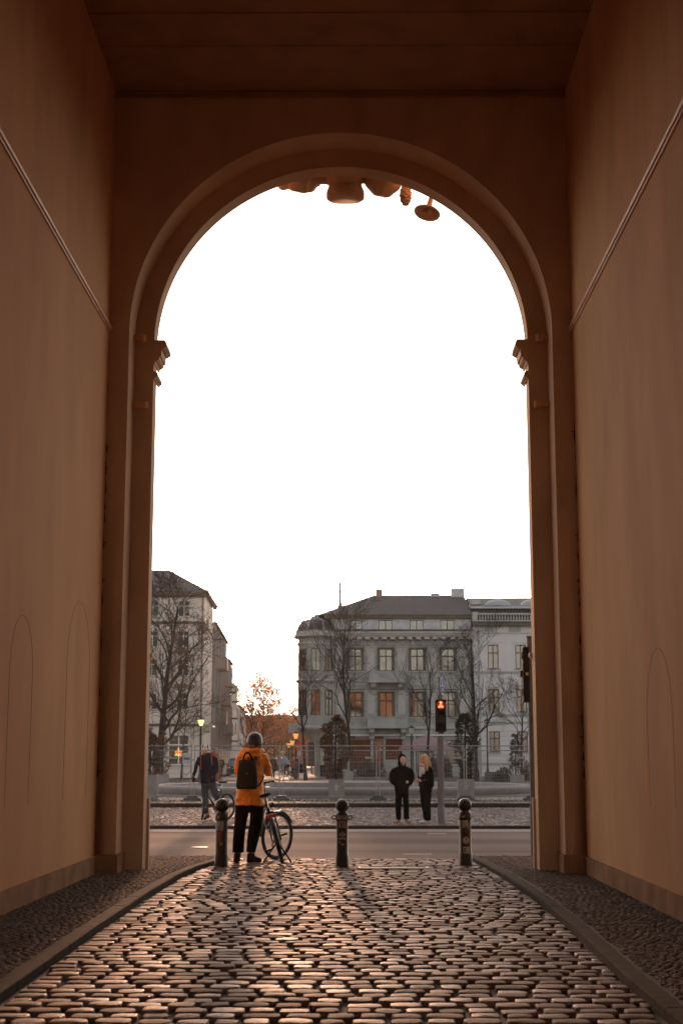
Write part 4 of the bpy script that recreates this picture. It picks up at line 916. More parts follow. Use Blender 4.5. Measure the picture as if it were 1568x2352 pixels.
planter('large plain planter at the left edge, nearest the pier', 345, 53.6, .62, .92)
conifer('russet brown conifer in the large planter at the left edge', 345, 53.6, .85, 1.75, .42, 5, M['needle2'], n=2600)
planter('plain planter just left of the fountain basin', 373, 88, .80, .58)
conifer('brownish tapering conifer in the planter left of the fountain basin', 374, 88, .5, 2.7, .48, 6, M['needle2'], n=2400)
planter('plain planter behind the right end of the basin, with chalk scribble', 1186, 84, .78, .60)
conifer('tiered dark conifer in the scribbled planter on the right', 1183, 84, .55, 2.35, .55, 9, M['needle'], tier=True, n=2400)
planter('small pale planter behind the middle conifer', 799, 92, .70, .75)
def bush(label, px, Y, r, h, seed, m, n=900):
    R = random.Random(seed); c = Vector((xx(px, Y), Y, 0)); mb = MB()
    for k in range(n):
        v = Vector((R.gauss(0,1), R.gauss(0,1), abs(R.gauss(0,1)))).normalized()*(R.random()**.4); l_ = 1+.3*noise.noise(v*2.2+Vector((seed,0,0)))
        p = c+Vector((v.x*r*l_, v.y*r*l_, v.z*h*l_)); u = Vector((R.gauss(0,1),R.gauss(0,1),R.gauss(0,1))).normalized(); w2 = u.orthogonal().normalized(); s_ = R.uniform(.05,.12)
        mb.add([p-u*s_, p+w2*s_*.5, p+u*s_, p-w2*s_*.5], [(0,1,2,3)])
    o = mb.build('bush', m, origin=c); return tag(o, label, 'bush', 'bushes by the shopfronts')
bush('low dark bush between the lamp and the tiered conifer', 1153, 98, .75, .95, 3, M['needle']); bush('dark hedge of potted plants under the shop awning', 850, 117.6, 1.3, 1.5, 4, M['needle'], 1800)
bush('dry leafed potted bush behind the woman', 1001, 112, .7, 1.75, 5, M['needle2'], 1300); bush('dry leafed potted bush right of the traffic light pole', 1024, 112, .55, 1.7, 6, M['needle2'], 1100)
bush('small russet bush at the right, beside the pier', 1207, 100, .35, 1.5, 7, M['needle2'], 500); bush('dark bush beside the small tree at the entrance', 762, 117.8, .9, 1.2, 8, M['needle'], 1200)
bush('russet bush behind the cyclist on the left', 492, 98, .55, 2.0, 12, M['needle2'], 1200)
for px, lab in ((1131, 'long dark trough planter left of the low bush'), (1215, 'long dark trough planter beside the right pier')):
    X = xx(px, 102); MB_ = MB(); MB_.cbox((X, 102, 0), 1.15, .45, .62, .02); tag(MB_.build('trough_planter', M['slate'], origin=(X,102,0)), lab, 'planter', 'dark trough planters')

# ================================================================== FOUNTAIN BASIN, BENCH
fx, fy, RF = xx(786, 64.5), 64.3, 8.35
ft = thing('fountain_basin', 'wide low round granite fountain basin behind the construction fence', 'fountain', (fx, fy, 0))
MB().lathe((fx, fy, 0), [(RF-.62,.0),(RF-.62,.22),(RF-.50,.30),(RF-.46,.37),(RF-.20,.395),(RF-.05,.37),(RF,.30),(RF-.02,.2),(RF-.12,.07),(RF-.2,-.02)], 120).build('rim', M['basin'], ft, smooth=True)
MB().lathe((fx, fy, 0), [(RF-.62,.03),(RF-.62,.06),(5.2,.07),(5.1,.24),(3.2,.26),(3.1,.5),(2.2,.52),(0,.53)], 90).build('inner_step', M['water'], ft, smooth=True)
MB().lathe((fx, fy, 0), [(RF+.25,-.01),(RF+.25,.045),(RF-.3,.05)], 100).build('foot_ring', M['basin'], ft)
c = P(779, 1808, 66.5); t = thing('rusty_box', 'long low rust brown steel box behind the basin rim', 'box', (c.x, 66.5, .4))
mb = MB(); mb.box(c.x-1.12, c.x+1.12, 66.0, 67.0, .0, .40); mb.build('body', M['corten'], t); MB().box(c.x-1.15, c.x+1.15, 65.97, 67.03, .403, .45).build('lid_edge', M['gutter'], t)

# ================================================================== CONSTRUCTION FENCE
def panel(label, xa, xb, Y, z0, sign=None, lean=0.0, grp='construction fence panels'):
    t = thing('construction_fence', label, 'fence', ((xa+xb)/2, Y, z0), grp); r = .021; zt = z0+1.97; zb = z0+.13
    mb = MB(); mb.tube([(xa, Y, z0+.02), (xa, Y, zt)], r, 8); mb.tube([(xb, Y, z0+.02), (xb, Y, zt)], r, 8); mb.tube([(xa, Y, zt-.02), (xb, Y, zt-.02+lean)], r, 8); mb.tube([(xa, Y, zb), (xb, Y, zb)], r*.9, 8)
    mb.build('frame', M['steel'], t, smooth=60)
    mb = MB(); n = int((xb-xa)/.10); q = .0022
    for k in range(1, n): X = xa+(xb-xa)*k/n; mb.box(X-q, X+q, Y-q, Y+q, zb, zt-.02)
    for k in range(1, 9): z = zb+(zt-zb)*k/9; mb.box(xa, xb, Y-q-.004, Y-q-.0005, z-q*1.4, z+q*1.4)
    mb.build('wire_mesh', M['steel'], t)
    if sign is not None:
        X = xa+(xb-xa)*sign; s_ = MB().box(X-.14, X+.14, Y-.035, Y-.025, z0+1.46, z0+1.58).build('sign_plate', M['ink'], t)
        text('BAUSIC', .098, M['paper'], s_, (X, Y-.038, z0+1.52), bold=.004)
    return t
FY = 53.3
seg = [(300, 440), (447, 642), (651, 864), (871, 1064.5), (1070, 1216), (1222, 1420)]
labs = ['leftmost fence panel, between the left pier and the cyclist', 'fence panel behind the cyclist and the person in orange', 'fence panel crossing the middle conifer planter', 'fence panel behind the hooded man, the woman and the signal pole', 'fence panel at the right, in front of the lamp post and tiered conifer', 'fence panel mostly behind the right pier']
for (a, b), lb, sg in zip(seg, labs, (.72, .90, .93, .92, .86, None)): panel('galvanised '+lb, xx(a, FY), xx(b, FY), FY, 0, sg)
for px, lb in ((443.5, 'beside the bicycle handlebar'), (647, 'right of the person in orange'), (868, 'left of the hooded man'), (1067, 'under the right lily planter'), (1218, 'at the right pier')):
    X = xx(px, FY); mb = MB(); mb.cbox((X, FY, -.01), .62, .26, .10, .03); mb.cbox((X, FY, .088), .40, .22, .08, .03)
    tag(mb.build('concrete_block', M['slate'], origin=(X, FY, 0)), 'dark concrete fence foot '+lb, 'fence foot', 'feet of the construction fence')
    t_ = thing('pipe_clamp', 'small clamp joining two fence panels '+lb, 'clamp', (X, FY, 1.45), 'fence clamps'); MB().box(X-.08, X+.08, FY-.05, FY-.022, 1.42, 1.47).build('bar', M['redlamp'] if px == 868 else M['steel'], t_)
FY2 = 79.0
for k, (a, b) in enumerate(((330, 468), (472, 560), (686, 798), (802, 958), (962, 1100), (1104, 1238))):
    panel('rear fence panel of the enclosure, %s' % ['far left behind the planters', 'left, behind the cyclist on the left', 'behind the middle conifer, left half', 'behind the rusty box, towards the mauve parasol', 'behind the woman and the signal pole', 'behind the tiered conifer on the right'][k], xx(a, FY2), xx(b, FY2), FY2, 0, .8 if k in (2,3,4) else None)

# ================================================================== LAMPS
def lamp(label, px, Y, h, lit, name='street_lamp'):
    c = Vector((xx(px, Y), Y, 0)); t = thing(name, label, 'street lamp', c, 'old style street lamps')
    MB().lathe(c, [(.17,0),(.17,.35),(.12,.45),(.10,.8),(.065,.9),(.055,h*.5),(.045,h-.55),(.07,h-.52),(.04,h-.47)], 14).build('post', M['iron'], t, smooth=True)
    MB().lathe(c+Vector((0,0,h-.47)), [(.07,0),(.12,.05),(.215,.36),(.215,.40)], 8).build('lantern_glass', (M['lampdim'] if Y > 105 else M['lampglow']) if lit else M['lampoff'], t)
    MB().lathe(c+Vector((0,0,h-.07)), [(.25,0),(.25,.025),(.15,.11),(.06,.14),(.03,.20),(.0,.21)], 12).build('cap', M['iron'], t)
    return t
lamp('lit street lamp left, glowing amber above the cyclist', 460.5, 103, 4.3, True)
lamp('unlit street lamp with cream glass in front of the pale house', 1119, 104, 4.25, False)
lamp('unlit street lamp with cream glass in front of the mauve parasol', 945, 104, 3.75, False)
lamp('far lit street lamp at the corner, highest of the three small ones', 679, 112, 3.5, True)
lamp('far small lit lamp left of the corner lamp', 671, 130, 3.2, True)
lamp('smallest lit lamp beside the far cyclist', 663, 142, 3.1, True)

# ================================================================== PARASOL
def parasol(label, px, Y, w_, zt, ze):
    c = Vector((xx(px, Y), Y, .1)); t = thing('parasol', label, 'parasol', c); MB().tube([c, (c.x, c.y, zt)], .035, 8).build('pole', M['steel'], t)
    mb = MB(); n = 8; ap = (c.x, c.y, zt); R1 = [(c.x+w_*.5*math.cos(PI/8+2*PI*k/n)*1.02, c.y+w_*.5*math.sin(PI/8+2*PI*k/n), ze) for k in range(n)]; R2 = [(p[0], p[1], ze-.22) for p in R1]
    mb.add([ap]+R1+R2, [(0, 1+k, 1+(k+1)%n) for k in range(n)]+[(1+k, 1+n+k, 1+n+(k+1)%n, 1+(k+1)%n) for k in range(n)]); mb.build('canopy', M['parasol'], t)
    MB().cbox((c.x, c.y, .1), .6, .6, .12, .02).build('base', M['slate'], t)
parasol('large mauve parasol outside the restaurant', 982, 110, 4.6, zz(1686, 110), zz(1718, 110))

# ================================================================== SIGNAL POLES
def disc(mb, c, r, y0, y1, n=24): mb.prism([(c[0]+r*math.cos(2*PI*i/n), c[2]+r*math.sin(2*PI*i/n)) for i in range(n)], c[1]+y0, c[1]+y1); return mb
YT = 36.6; ZT = -.12
X = xx(1011, YT); tl = thing('traffic_light', 'pedestrian traffic light showing red, a blue path sign on top of its grey pole', 'traffic light', (X, YT, ZT))
hx = xx(1012.5, YT); zl = lambda py: P(1012, py, YT).z
mb = MB(); mb.tube([(X, YT, ZT), (X, YT, zl(1691))], .082, 18); mb.lathe((X, YT, ZT), [(.088,0),(.088,.42),(.083,.425)], 18); mb.build('pole', M['pole'], tl, smooth=60)
mb = MB(); mb.tube([(X+.01, YT, zl(1600)), (X-.005, YT, zl(1556))], .030, 10); mb.tube([(X, YT, zl(1608)), (X, YT, zl(1596))], .066, 12); mb.lathe((X-.005,YT,zl(1560)), [(.04,0),(.04,.05),(.0,.055)], 10); mb.build('top_tube', M['pole'], tl)
a, b = xx(1000, YT), xx(1024.5, YT); hb_, ht_ = zl(1681), zl(1607)
mb = MB(); mb.cbox(((a+b)/2, YT-.02, hb_), b-a, .20, ht_-hb_, .012); hs = mb.build('housing', M['black'], tl)
MB().box(hx-.065, hx+.07, YT-.10, YT+.06, zl(1685.5), hb_-.002).build('number_plate', M['ink'], tl); text('182 1', .045, M['maroon'], tl, (hx, YT-.105, zl(1683.4)), name='plate_lettering')
for k, py in enumerate((1619.5, 1645, 1672)):
    cc = (hx+.0, YT-.122, zl(py)); R_ = .105
    disc(MB(), cc, R_, -.004, .0, 28).build('lens', M['reddim'] if k == 0 else M['black'], tl)
    mb = MB(); n = 18; pr = []
    for dy, rr in ((0, R_+.012), (-.16, R_+.008)):
        pr.append([(cc[0]+rr*math.cos(PI*(-.12+1.24*i/n)), cc[1]+dy*(.25+.75*math.sin(PI*max(0,min(1,(-.12+1.24*i/n))))), cc[2]+rr*math.sin(PI*(-.12+1.24*i/n))) for i in range(n+1)])
    mb.rings(pr, False, False); o = mb.build('visor', M['black'], tl); so = o.modifiers.new('s', 'SOLIDIFY'); so.thickness = .006
c = (hx, YT-.127, zl(1619.5)); q = MB(); s_ = .0106
def px_(rows, ox, oz, st, mm, nm):
    q = MB()
    for j, row in enumerate(rows):
        for i, ch in enumerate(row):
            if ch == '#': q.ell((ox+(i-(len(row)-1)/2)*st, c[1]-.004, oz-j*st), st*.42, .004, st*.42, 8, 5)
    return q.build(nm, mm, tl)
px_(['...##...', '...##...', '########', '..####..', '...##...', '...##...', '..####..', '..#..#..'], c[0], c[2]+.088, .0115, M['ledhot'], 'standing_figure')
px_(['...##..##...', '..#.#..#.#..', '.###.##.###.', '#..##.##..#.', '#..#.##.#..#', '.##......##.'], c[0], c[2]-.010, .0115, M['ledhot'], 'bicycle_symbol')
# round path sign seen at a slant
sc = Vector((X+.065, YT-.02, zl(1575.5))); Mz = Matrix.Translation(sc) @ Matrix.Rotation(math.radians(72), 4, 'Z')
R_ = .215; mb = MB(Mz); mb.prism([(R_*math.cos(2*PI*i/30), R_*math.sin(2*PI*i/30)) for i in range(30)], -.006, .006); so = mb.build('path_sign', M['white'], tl)
mb = MB(Mz); mb.prism([(.200*math.cos(2*PI*i/30), .200*math.sin(2*PI*i/30)) for i in range(30)], -.0085, -.0065); mb.build('sign_face', M['signblue'], so)
mb = MB(Mz); mb.box(-.19,.19,-.0105,-.009,-.008,.008); mb.box(-.022,.022,-.0105,-.009,.05,.12); mb.box(-.03,-.012,-.0105,-.009,.015,.05); mb.box(.012,.03,-.0105,-.009,.015,.05); disc(mb, (0,0,.142), .018, -.0105, -.009, 10)
for sx_ in (-.055, .055): mb.torus((sx_,-.010,-.10), .036, .006, 16, 5, Matrix.Rotation(PI/2, 3, 'X'))
mb.tube([(-.055,-.01,-.10),(-.015,-.01,-.05),(.03,-.01,-.05),(.055,-.01,-.10)], .006, 5); mb.build('sign_symbols', M['white'], so)
# near pole at the right pier
YQ = 22.35; X = xx(1221.5, YQ); zq = lambda py: P(1215, py, YQ).z
tq = thing('traffic_light', 'tall grey pole with a black signal box seen from the side, hugging the right pier', 'traffic light', (X, YQ, -.2))
mb = MB(); mb.lathe((X, YQ, -.2), [(.055,0),(.055,.95),(.045,1.0),(.043,zq(1465)+.2),(.05,zq(1464)+.2),(.05,zq(1461)+.2),(0,zq(1460)+.2)], 16); mb.build('pole', M['pole'], tq, smooth=True)
a, b = xx(1202, YQ), xx(1217, YQ); z1_, z2_ = zq(1556)+.0, zq(1488)
zt_, zb_ = zq(1487), zq(1613)
mb = MB(); mb.cbox(((a+b)/2, YQ-.02, zb_), b-a, .30, zt_-zb_, .015); mb.build('housing', M['black'], tq)
for k in range(3):
    z = zb_+(zt_-zb_)*(k+.55)/3; mb = MB(); mb.tube([(a-.0, YQ-.02, z), (a-.012 if k != 1 else a-.03, YQ-.02, z)], .055 if k != 1 else .05, 16); mb.build('lens', M['rubber'], tq)
MB().box((a+b)/2-.012, (a+b)/2+.028, YQ-.175, YQ-.171, zq(1548)-.03, zq(1548)+.012).build('sticker', M['paper'], tq)
MB().box(b-.005, X, YQ-.03, YQ+.03, zt_-.06, zt_+.01).build('bracket', M['black'], tq); MB().box(b-.005, X, YQ-.03, YQ+.03, zb_-.02, zb_+.06).build('bracket', M['black'], tq)

# ================================================================== BOLLARDS
def bollard(label, px, py, s_, rings, ang=0.0):
    g = G(px, py); c = Vector((g.x, g.y+.05, -.01)); t = thing('bollard', label, 'bollard', c, 'cast iron ball top bollards'); r = .082*s_
    MB().lathe(c, [(r*1.10,0),(r*1.10,.155),(r*1.04,.165),(r,.172),(r*.96,.62),(r*1.05,.632),(r*1.08,.645),(r*1.08,.71),(r*1.02,.722),(r*.74,.748),(r*.66,.765)], 32).build('post', M['iron'], t, smooth=28)
    MB().ell(c+Vector((0,0,.832)), r*1.13, r*1.13, r*1.13, 32, 20).build('ball', M['iron'], t, smooth=80)
    if rings:
        for q in (-1, 1): MB().torus(c+Vector((q*(r+.030), 0, .672)), .026, .0085, 18, 8, Matrix.Rotation(PI/2, 3, 'X')).build('chain_ring', M['iron'], t, smooth=True)
    return t, c, r
def sticker(par, c, r, a0, wd, z0, z1, m, shape='rect', tilt=0.0, name='sticker', rr=.0015):
    """thin label curved round the post; a0 = angle from the camera side"""
    mb = MB(); n = 12
    def pt(u, v, o=rr): # u,v in metres on the surface
        a = a0+u/r-PI/2; return (c.x+(r+o)*math.cos(a), c.y+(r+o)*math.sin(a), c.z+v)
    zc, hh = (z0+z1)/2, (z1-z0)/2
    if shape == 'rect': out = [(-wd/2+wd*k/n, z0) for k in range(n+1)], [(-wd/2+wd*k/n, z1) for k in range(n+1)]
    elif shape == 'disc': out = [(wd/2*math.sin(-PI/2+PI*k/n), zc-hh*math.cos(-PI/2+PI*k/n)) for k in range(n+1)], [(wd/2*math.sin(-PI/2+PI*k/n), zc+hh*math.cos(-PI/2+PI*k/n)) for k in range(n+1)]
    else: out = [(-wd/2+wd*k/n, zc-hh*(1-abs(2*k/n-1))) for k in range(n+1)], [(-wd/2+wd*k/n, zc+hh*(1-abs(2*k/n-1))) for k in range(n+1)]
    lo = [pt(u, v+tilt*u) for u, v in out[0]]; hi = [pt(u, v+tilt*u) for u, v in out[1]]; mb.rings([lo, hi], False, False)
    o = mb.build(name, m, par); so = o.modifiers.new('s', 'SOLIDIFY'); so.thickness = .0006; so.offset = 1; return o
def curved_text(par, c, r, a0, z, body, size, m, o_=.0035, sx=1.0, bold=.0):
    o = text(body, size, m, par, (0, 0, 0), ext=.0004, rx=0, sx=sx, bold=bold)
    for v in o.data.vertices:
        u, h, d = v.co.x, v.co.y, v.co.z; a = a0+u/r-PI/2; v.co = Vector((c.x+(r+o_+d)*math.cos(a), c.y+(r+o_+d)*math.sin(a), c.z+z+h))
    return o
b1, c, r = bollard('ball topped bollard left, with a blue sticker reading 468, beside the person in orange', 507, 1990, 1.04, False)
sticker(b1, c, r, -.25, .125, .500, .625, M['blue']); sticker(b1, c, r, .05, .070, .462, .535, M['maroon'], 'disc', rr=.003)
curved_text(b1, c, r, -.24, .582, '468', .072, M['paper'], .004, bold=.003); curved_text(b1, c, r, .06, .515, '8', .062, M['paper'], .0055, bold=.003); curved_text(b1, c, r, -.1, .478, '__', .05, M['paper2'], .004)
sticker(b1, c, r, -.15, .05, .32, .47, M['maroon'], rr=.001); sticker(b1, c, r, .1, .06, .29, .33, M['paper2'], 'diamond', .4, rr=.001); sticker(b1, c, r*1.08, -.4, .028, .665, .69, M['paper'], 'rect', .8)
b2, c, r = bollard('ball topped bollard in the middle, with side rings and small stickers', 785.5, 1991, 1.0, True)
sticker(b2, c, r*1.08, .0, .140, .648, .700, M['paper2']); [sticker(b2, c, r*1.08, a_, .045, z_, z_+.006, M['ink'], rr=.003) for a_, z_ in ((-.35,.685),(.25,.685),(-.3,.672),(.35,.672),(.0,.659))]
sticker(b2, c, r, .02, .092, .535, .628, M['paper2']); sticker(b2, c, r, -.15, .03, .545, .61, M['maroon'], rr=.0025); sticker(b2, c, r, .28, .012, .57, .62, M['ink'], tilt=.8, rr=.003); sticker(b2, c, r, .2, .03, .56, .566, M['ink'], tilt=.5, rr=.003); sticker(b2, c, r, -.05, .008, .545, .59, M['ink'], tilt=1, rr=.003)
sticker(b2, c, r, .05, .10, .400, .490, M['paper2'], 'diamond'); sticker(b2, c, r, .05, .05, .425, .468, M['gutter'], 'disc', rr=.003); sticker(b2, c, r, .05, .10, .382, .396, M['paper'])
sticker(b2, c, r, -.3, .03, .330, .350, M['paper2']); sticker(b2, c, r, .1, .055, .300, .322, M['paper2'], 'disc')
b3, c, r = bollard('ball topped bollard right, with a round sticker and two square ones', 1069.5, 1987, 1.02, False)
sticker(b3, c, r, -.05, .078, .52, .625, M['paper']); [sticker(b3, c, r, -.25+.15*k, .006, .528, .540, M['ink'], rr=.003) for k in range(4)]; sticker(b3, c, r, .45, .02, .50, .58, M['paper2'])
sticker(b3, c, r, .02, .092, .300, .398, M['paper'], 'disc'); sticker(b3, c, r, .05, .022, .352, .380, M['signblue'], 'disc', rr=.003); sticker(b3, c, r, .12, .006, .325, .355, M['ink'], tilt=1.5, rr=.003)
sticker(b3, c, r, .05, .092, .165, .262, M['paper'])
for k in range(4): sticker(b3, c, r, -.22, .040-.006*(k%2), .235-.017*k, .243-.017*k, M['ink'], rr=.003)
sticker(b3, c, r*1.08, -.3, .05, .665, .69, M['paper2'], tilt=.3); sticker(b3, c, r, .0, .04, .45, .50, M['maroon'], rr=.001)

# ================================================================== CAR, CABINET, SIGNS
def car(label, px, Y, rz):
    c = Vector((xx(px, Y), Y, .0)); t = thing('parked_car', label, 'car', c); T = Matrix.Translation(c) @ Matrix.Rotation(rz, 4, 'Z')
    # local: x = width, front faces -y
    def sec(y, w_, zb, zt, zs): return [(-w_*.92,y,zb),(w_*.92,y,zb),(w_,y,zb+.12),(w_,y,zs),(w_*.90,y,zt),(-w_*.90,y,zt),(-w_,y,zs),(-w_,y,zb+.12)]
    b = MB(T); b.rings([sec(-2.25,.72,.32,.72,.60), sec(-2.15,.88,.26,.92,.74), sec(-1.2,.93,.24,1.02,.86), sec(1.9,.93,.26,1.06,.88), sec(2.2,.86,.34,1.02,.84)])
    bd = b.build('body', M['carpaint'], t, smooth=35)
    g = MB(T); g.rings([[(-.80,-1.15,1.0),(.80,-1.15,1.0),(.82,1.9,1.03),(-.82,1.9,1.03)], [(-.66,-.45,1.50),(.66,-.45,1.50),(.66,1.6,1.52),(-.66,1.6,1.52)]]); g.build('cabin_glass', M['glass'], t)
    rr = MB(T); rr.rings([[(-.68,-.5,1.505),(.68,-.5,1.505),(.68,1.65,1.525),(-.68,1.65,1.525)], [(-.58,-.35,1.60),(.58,-.35,1.60),(.58,1.4,1.61),(-.58,1.4,1.61)]]); rf_ = rr.build('car_roof', M['carpaint'], t)
    for q in (-1, 1):
        MB(T).tube([(q*.55,-.2,1.63),(q*.55,1.4,1.65)], .02, 6).build('roof_rail', M['chrome'], rf_)
        MB(T).tube([(q*.66,-.45,1.50),(q*.80,-1.15,1.0)], .035, 6).build('pillar', M['carpaint'], t)
        MB(T).ell((q*.66,-2.17,.74), .17, .08, .09, 12, 8).build('headlight', M['headlamp'], t)
        MB(T).box(*sorted((q*.84, q*1.02)), -.95, -.82, .98, 1.12).build('wing_mirror', M['carpaint'], t)
        for y in (-1.4, 1.35):
            wv = MB(T); Mr = Matrix.Rotation(PI/2, 3, 'Y'); wv.torus((q*.84, y, .33), .255, .085, 26, 10, Mr); wh = wv.build('wheel', M['rubber'], t, smooth=True)
            MB(T).lathe((q*.86 if q > 0 else q*.90, y, .33), [(.02,0),(.2,.01),(.22,.04)], 16, Mr).build('rim', M['steel'], wh)
    MB(T).box(-.36,.36,-2.275,-2.2,.52,.66).build('grille', M['black'], t); mb = MB(T); mb.box(-.40,.40,-2.285,-2.26,.665,.69); mb.box(-.26,.26,-2.30,-2.277,.37,.47); mb.build('chrome_bar', M['headlamp'], t)
    MB(T).box(-.86,.86,-2.30,-2.1,.28,.36).build('bumper', M['black'], t)
    return t
car('dark car with pale headlights facing the square, behind the person in orange', 545, 131, math.radians(4))
car('second dark car parked further down the street, behind the corner lamp', 646, 158, math.radians(2))
c = Vector((xx(430, 96), 96, 0)); t = thing('letter_box', 'grey metal box on a stand in front of the cream building', 'letter box', c)
mb = MB(); mb.box(c.x-.28, c.x+.28, 95.8, 96.2, 1.15, 1.75); mb.build('cabinet', M['zinc'], t); mb = MB(); mb.prism([(c.x-.30,1.753),(c.x+.30,1.753),(c.x+.24,1.90),(c.x-.26,1.90)], 95.77, 96.23); mb.build('hood', M['trim'], t)
mb = MB(); mb.tube([(c.x-.25,96,0),(c.x-.25,96,1.15)], .03, 8); mb.tube([(c.x+.25,96,1.15),(c.x+.22,96,.7),(c.x+.0,96,.45),(c.x-.22,96,.5)], .03, 8); mb.build('stand', M['steel'], t)
MB().box(c.x-.2, c.x+.2, 95.78, 95.797, 1.45, 1.6).build('notice', M['ink'], t)
c = Vector((xx(687, 108), 108, 0)); t = thing('road_sign', 'round red no-entry sign on a post in front of the corner bay', 'road sign', c); MB().tube([c, c+Vector((0,0,2.75))], .035, 8).build('post', M['steel'], t)
disc(MB(), (c.x, 107.9, 2.45), .30, -.01, .01).build('disc', M['signred'], t); MB().box(c.x-.2, c.x+.2, 107.88, 107.888, 2.40, 2.50).build('bar', M['white'], t); MB().box(c.x-.12,c.x+.12,107.89,107.91,1.75,2.08).build('small_plate', M['paper'], t)
c = Vector((xx(1080, 100), 100, 0)); t = thing('sidewalk_board', 'leaning rust red menu board on the plaza behind the right lily planter', 'sign board', c)
mb = MB(); mb.prism([(c.x-.30, .12), (c.x+.22, .12), (c.x+.30, 1.10), (c.x-.20, 1.10)], 99.95, 100.02); mb.build('board', M['maroon'], t); mb = MB(); mb.prism([(c.x-.22,.25),(c.x+.16,.25),(c.x+.22,.98),(c.x-.14,.98)], 99.93, 99.948); mb.build('poster', M['brownwall'], t)
mb = MB(); mb.tube([(c.x-.30,100,.15),(c.x-.34,100,0)], .02, 6); mb.tube([(c.x+.22,100,.15),(c.x+.2,100.2,0)], .02, 6); mb.build('leg', M['ink'], t)
# ================================================================== BICYCLES
def bicycle(name, label, pos, yaw, lean, steer, style, group='bicycles'):
    """local: +x forward, rear contact at the origin"""
    R_ = .345; wb = 1.06; base = Matrix.Translation(Vector(pos)) @ Matrix.Rotation(yaw, 4, 'Z') @ Matrix.Rotation(lean, 4, 'X')
    t = thing(name, label, 'bicycle', pos, group)
    hx_, hz_ = .83, .86; ax = Vector((-.32, 0, 1)).normalized()       # steering axis through head tube
    S0 = Vector((hx_, 0, hz_)); ST = base @ Matrix.Translation(S0) @ Matrix.Rotation(steer, 4, ax) @ Matrix.Translation(-S0)
    pm = M['iron'] if style != 'road' else M['zinc']
    def wheel(T, x):
        Mr = Matrix.Rotation(PI/2, 3, 'X'); w_ = MB(T); tr = .019 if style == 'road' else .024
        w_.torus((x, 0, R_), R_-tr, tr, 44, 8, Mr); wo = w_.build('wheel', M['rubber'], t, smooth=True)
        m_ = MB(T); m_.torus((x, 0, R_), R_-.055, .009, 40, 6, Mr); m_.build('rim', M['steel'] if style != 'sport' else M['black'], wo, smooth=True)
        s_ = MB(T)
        for k in range(20):
            a = 2*PI*k/20; s_.tube([(x+.02*math.cos(a+.6), .02*(-1)**k, R_+.02*math.sin(a+.6)), (x+(R_-.06)*math.cos(a), 0, R_+(R_-.06)*math.sin(a))], .0016, 4, False)
        s_.tube([(x,-.045,R_),(x,.045,R_)], .022, 10); s_.build('spokes', M['steel'], wo)
        return wo
    wheel(base, 0.0); wheel(ST, wb)
    BB = (.44, 0, .29); ST_ = (.24, 0, .80); f = MB(base); rt = .017 if style != 'city' else .019
    f.tube([BB, ST_], rt, 10)
    if style == 'city': f.limb([(BB[0], 0, BB[2]+.02), (.60, 0, .42), (hx_-.02, 0, hz_-.22)], .022, 10); f.limb([(.34,0,.56), (.56,0,.56), (hx_-.01, 0, hz_-.08)], .017, 8)
    else: f.tube([BB, (hx_+.03, 0, hz_-.20)], .024 if style == 'sport' else .018, 10); f.tube([(ST_[0]+.02, 0, ST_[2]-.06), (hx_-.0, 0, hz_-.04)], .017, 10)
    f.tube([(hx_-.02, 0, hz_+.04), (hx_+.055, 0, hz_-.22)], .023, 10)
    for q in (-1, 1): f.tube([(0, q*.062, R_), (BB[0]-.04, q*.035, BB[2])], .011, 8); f.tube([(0, q*.062, R_), (ST_[0]+.03, q*.02, ST_[2]-.10)], .009, 8)
    f.build('frame', pm, t, smooth=True)
    k = MB(ST)
    for q in (-1, 1): k.limb([(wb, q*.058, R_), (wb-.06, q*.055, R_+.2), (hx_+.07, q*.045, hz_-.24)], [.010, .014, .015], 8)
    k.tube([(hx_+.07,-.05,hz_-.24),(hx_+.07,.05,hz_-.24)], .016, 8); k.build('fork', pm, t, smooth=True)
    hb = MB(ST); sx_, sz_ = hx_-.05, hz_+.29 if style == 'city' else hz_+.08
    if style == 'city': pts = [(sx_-.13,-.31,sz_+.05),(sx_-.02,-.20,sz_+.04),(sx_+.05,0,sz_),(sx_-.02,.20,sz_+.04),(sx_-.13,.31,sz_+.05)]
    elif style == 'road': pts = [(sx_+.10,-.21,sz_-.12),(sx_+.17,-.21,sz_-.06),(sx_+.13,-.21,sz_),(sx_+.06,-.19,sz_+.01),(sx_+.06,0,sz_+.01),(sx_+.06,.19,sz_+.01),(sx_+.13,.21,sz_),(sx_+.17,.21,sz_-.06),(sx_+.10,.21,sz_-.12)]
    else: pts = [(sx_,-.34,sz_+.02),(sx_+.05,-.1,sz_),(sx_+.06,0,sz_),(sx_+.05,.1,sz_),(sx_,.34,sz_+.02)]
    hb.limb(pts, .012, 8, 3); hb.tube([(hx_-.03,0,hz_+.03),(sx_+.02,0,sz_-.02),(sx_+.05,0,sz_)], .016, 8); ho = hb.build('handlebar', M['black'], t, smooth=True)
    for q in (0, -1):
        a = Vector(pts[q]); b = Vector(pts[1 if q == 0 else -2]); MB(ST).tube([a, a.lerp(b, .62 if style == 'city' else .4)], .018, 10).build('grip', M['rubber'], ho)
        m_ = MB(ST); e = a.lerp(b, .75); m_.tube([e+Vector((.03,0,-.01)), a.lerp(b,.35)+Vector((.06,0,-.035))], .007, 6); m_.build('brake_lever', M['black'], ho)
    if style == 'city':
        m_ = MB(ST); m_.ell((sx_+.02, .15, sz_+.06), .024, .024, .02, 12, 8); m_.build('bell', M['steel'], ho)
        m_ = MB(ST); m_.ell((hx_+.14, 0, hz_-.05), .040, .035, .035, 12, 8); m_.build('headlight', M['black'], t)
